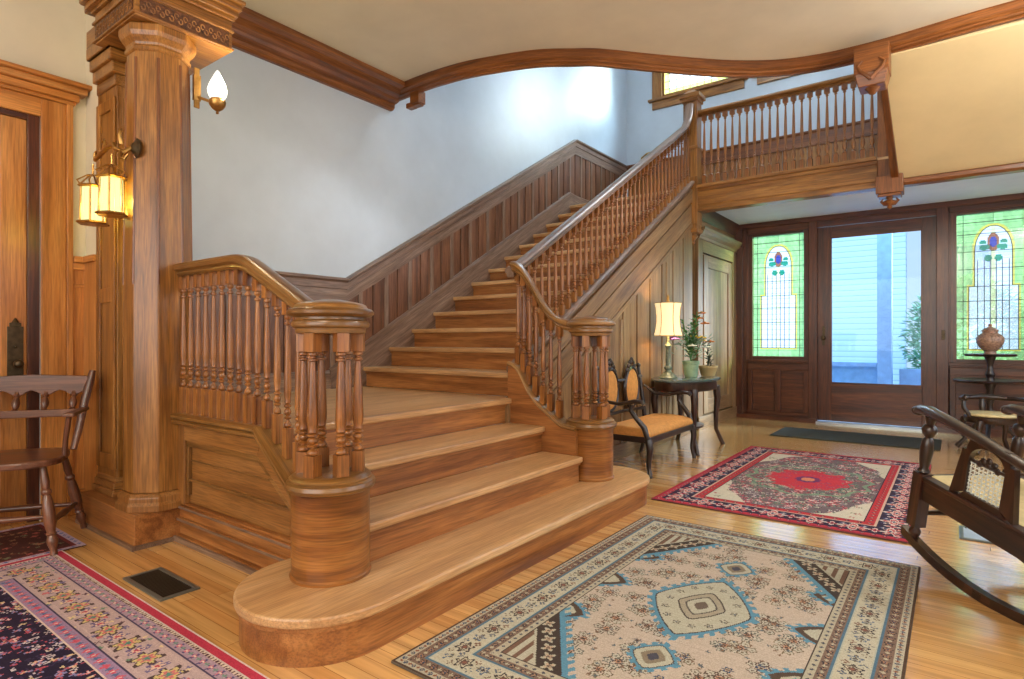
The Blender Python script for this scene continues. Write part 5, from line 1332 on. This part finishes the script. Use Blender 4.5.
m.tube([(0, 0, -.15), (0, 0, 1.0)], .05, 8)
o = m.build('garden_shrub', M['hedge'], None, 0, (2.4, 11.6, 0)); tag(o, 'pale green shrub outside behind the right sidelight', 'shrub')

o = MB().box(3.9, 4.2, -4, 10.5, -.2, 3.9).build('garden_wall', M['siding']); tag(o, 'pale boarded wall added unseen outside the right hand windows to block the sun', 'sun blocker')  # unseen wall added outside to keep the sun off the stairs
# ------------------------------------------------------------------ light
wd = bpy.data.worlds.new('World'); SC.world = wd; wd.use_nodes = True; nt = wd.node_tree
bg = nt.nodes['Background']
tc = nt.nodes.new('ShaderNodeTexCoord'); sx = nt.nodes.new('ShaderNodeSeparateXYZ'); rp = nt.nodes.new('ShaderNodeValToRGB')
nt.links.new(tc.outputs['Generated'], sx.inputs[0]); nt.links.new(sx.outputs['Z'], rp.inputs[0]); nt.links.new(rp.outputs[0], bg.inputs[0])
rp.color_ramp.elements[0].position = .35; rp.color_ramp.elements[0].color = (.78, .88, 1, 1); rp.color_ramp.elements[1].position = .8; rp.color_ramp.elements[1].color = (.62, .8, 1, 1)
bg.inputs[1].default_value = 1.2
def area(name, loc, rot, sx, sy, e, col):
    l = bpy.data.lights.new(name, 'AREA'); l.shape = 'RECTANGLE'; l.size = sx; l.size_y = sy; l.energy = e; l.color = col
    o = bpy.data.objects.new(name, l); COL.objects.link(o); o.location = loc; o.rotation_euler = rot; return o
# area lamps for daylight; the right and back ones fill through added, unseen windows
area('daylight_right_a', (2.27, 2.7, 1.6), (0, PI / 2, 0), 1.8, 2.1, 34, (.92, .96, 1))
area('daylight_right_b', (2.27, -.6, 1.6), (0, PI / 2, 0), 1.8, 2.0, 30, (1, .95, .86))
area('daylight_back', (-1.05, -2.63, 1.65), (PI / 2, 0, 0), 3.8, 1.9, 85, (1, .94, .84))
area('daylight_landing', (-2.1, 8.9, 6.5), (math.radians(-48), 0, 0), 2.8, 1.3, 1800, (.56, .77, 1))
area('daylight_right_c', (2.27, 5.95, 1.5), (0, PI / 2, 0), 1.7, 2.6, 24, (.72, .86, 1))
su = bpy.data.lights.new('sun', 'SUN'); su.energy = 15; su.angle = .34; su.color = (.86, .93, 1)
o = bpy.data.objects.new('sun', su); COL.objects.link(o); o.rotation_euler = Vector((-1.0, -.90, -.44)).to_track_quat('-Z', 'Y').to_euler()
ul = thing('upstairs_lamp', 'fill lamp added unseen in the upper hall above the curved beam', 'fill lamp', (-1.9, 5.6, 5.6))  # added fixture and bulb, out of view, to brighten the upper walls
MB().lathe([(.001, -.16), (.10, -.15), (.17, -.11), (.20, -.05), (.20, -.0)], 0, 0, 0, 24).build('glass_bowl', M['flame_glass'], ul)
l = bpy.data.lights.new('upstairs_bulb', 'POINT'); l.energy = 85; l.color = (.86, .95, 1); l.shadow_soft_size = .2
o = bpy.data.objects.new('upstairs_bulb', l); COL.objects.link(o); o.location = (-1.9, 5.6, 5.25)
# two bowl lamps added out of view to light the hall from above
cl = thing('ceiling_lamp', 'frosted bowl fill lamp added unseen behind the viewer', 'fill lamp', (-.12, -1.4, ZC))
MB().lathe([(.001, -.16), (.10, -.15), (.17, -.11), (.20, -.05), (.20, -.03)], 0, 0, 0, 24).build('glass_bowl', M['flame_glass'], cl); MB().lathe([(.21, -.03), (.21, 0)], 0, 0, 0, 24).build('rim', M['brass'], cl)
l = bpy.data.lights.new('ceiling_bulb', 'POINT'); l.energy = 95; l.color = (1, .88, .72); l.shadow_soft_size = .2
o = bpy.data.objects.new('ceiling_bulb', l); COL.objects.link(o); o.location = (-.12, -1.4, 2.8)
el = thing('ceiling_lamp', 'frosted bowl fill lamp added out of view beyond the rocking chair', 'fill lamp', (.9, 4.0, ZC))
MB().lathe([(.001, -.16), (.10, -.15), (.17, -.11), (.20, -.05), (.20, -.03)], 0, 0, 0, 24).build('glass_bowl', M['flame_glass'], el); MB().lathe([(.21, -.03), (.21, 0)], 0, 0, 0, 24).build('rim', M['brass'], el)
l = bpy.data.lights.new('entry_bulb', 'POINT'); l.energy = 85; l.color = (1, .94, .86); l.shadow_soft_size = .15
o = bpy.data.objects.new('entry_bulb', l); COL.objects.link(o); o.location = (.9, 4.0, 2.78)

def under(root_name, part, *subs):
    for r in [o for o in bpy.data.objects if o.name.split('.')[0] == root_name and o.parent is None]:
        ps = [c for c in r.children if c.name.split('.')[0] == part]
        for c in list(r.children):
            if c.name.split('.')[0] in subs and ps:
                b = min(ps, key=lambda q: (sum((Vector(v) for v in q.bound_box), Vector()) - sum((Vector(v) for v in c.bound_box), Vector())).length)
                c.parent = b
under('door_1', 'door_leaf', 'door_glass', 'glazing_bead', 'door_handle', 'hinge'); under('door_2', 'door_leaf', 'lock_plate')
under('table_lamp', 'lamp_shade', 'shade_ribs', 'finial'); under('settee', 'medallion_frame', 'medallion'); under('flower_pot', 'foliage', 'stems', 'blossoms'); under('flower_pot', 'pot', 'soil')
under('hanging_lantern', 'metal_frame', 'glass_panes'); under('entablature', 'block', 'frieze_ground', 'carved_scrolls', 'crown'); under('rocking_chair', 'side_panel', 'cane_panel', 'carved_fan')
under('newel_post', 'drum', 'drum_cap'); under('closet', 'body', 'cornice'); under('lidded_urn', 'none'); under('balcony_post', 'base_block', 'drop_finial'); under('ceiling_bracket', 'block', 'carving'); under('pilaster', 'shaft', 'raised_frame')
under('column', 'shaft', 'corner_flutes'); under('column', 'plinth', 'shoe_moulding'); under('staircase', 'bottom_riser', 'cove_moulding')

# ------------------------------------------------------------------ camera
cd = bpy.data.cameras.new('camera'); cam = bpy.data.objects.new('camera', cd); COL.objects.link(cam)
cam.location = (0, 0, 1.0); cam.rotation_euler = (PI / 2, 0, math.radians(36.8))
cd.sensor_width = 36; cd.lens = 591.3 / 1024 * 36; cd.clip_start = .02
SC.camera = cam
SC.view_settings.view_transform = 'Standard'; SC.view_settings.look = 'None'; SC.view_settings.gamma = 1; SC.view_settings.use_curve_mapping = False
SC.view_settings.exposure = 0.02
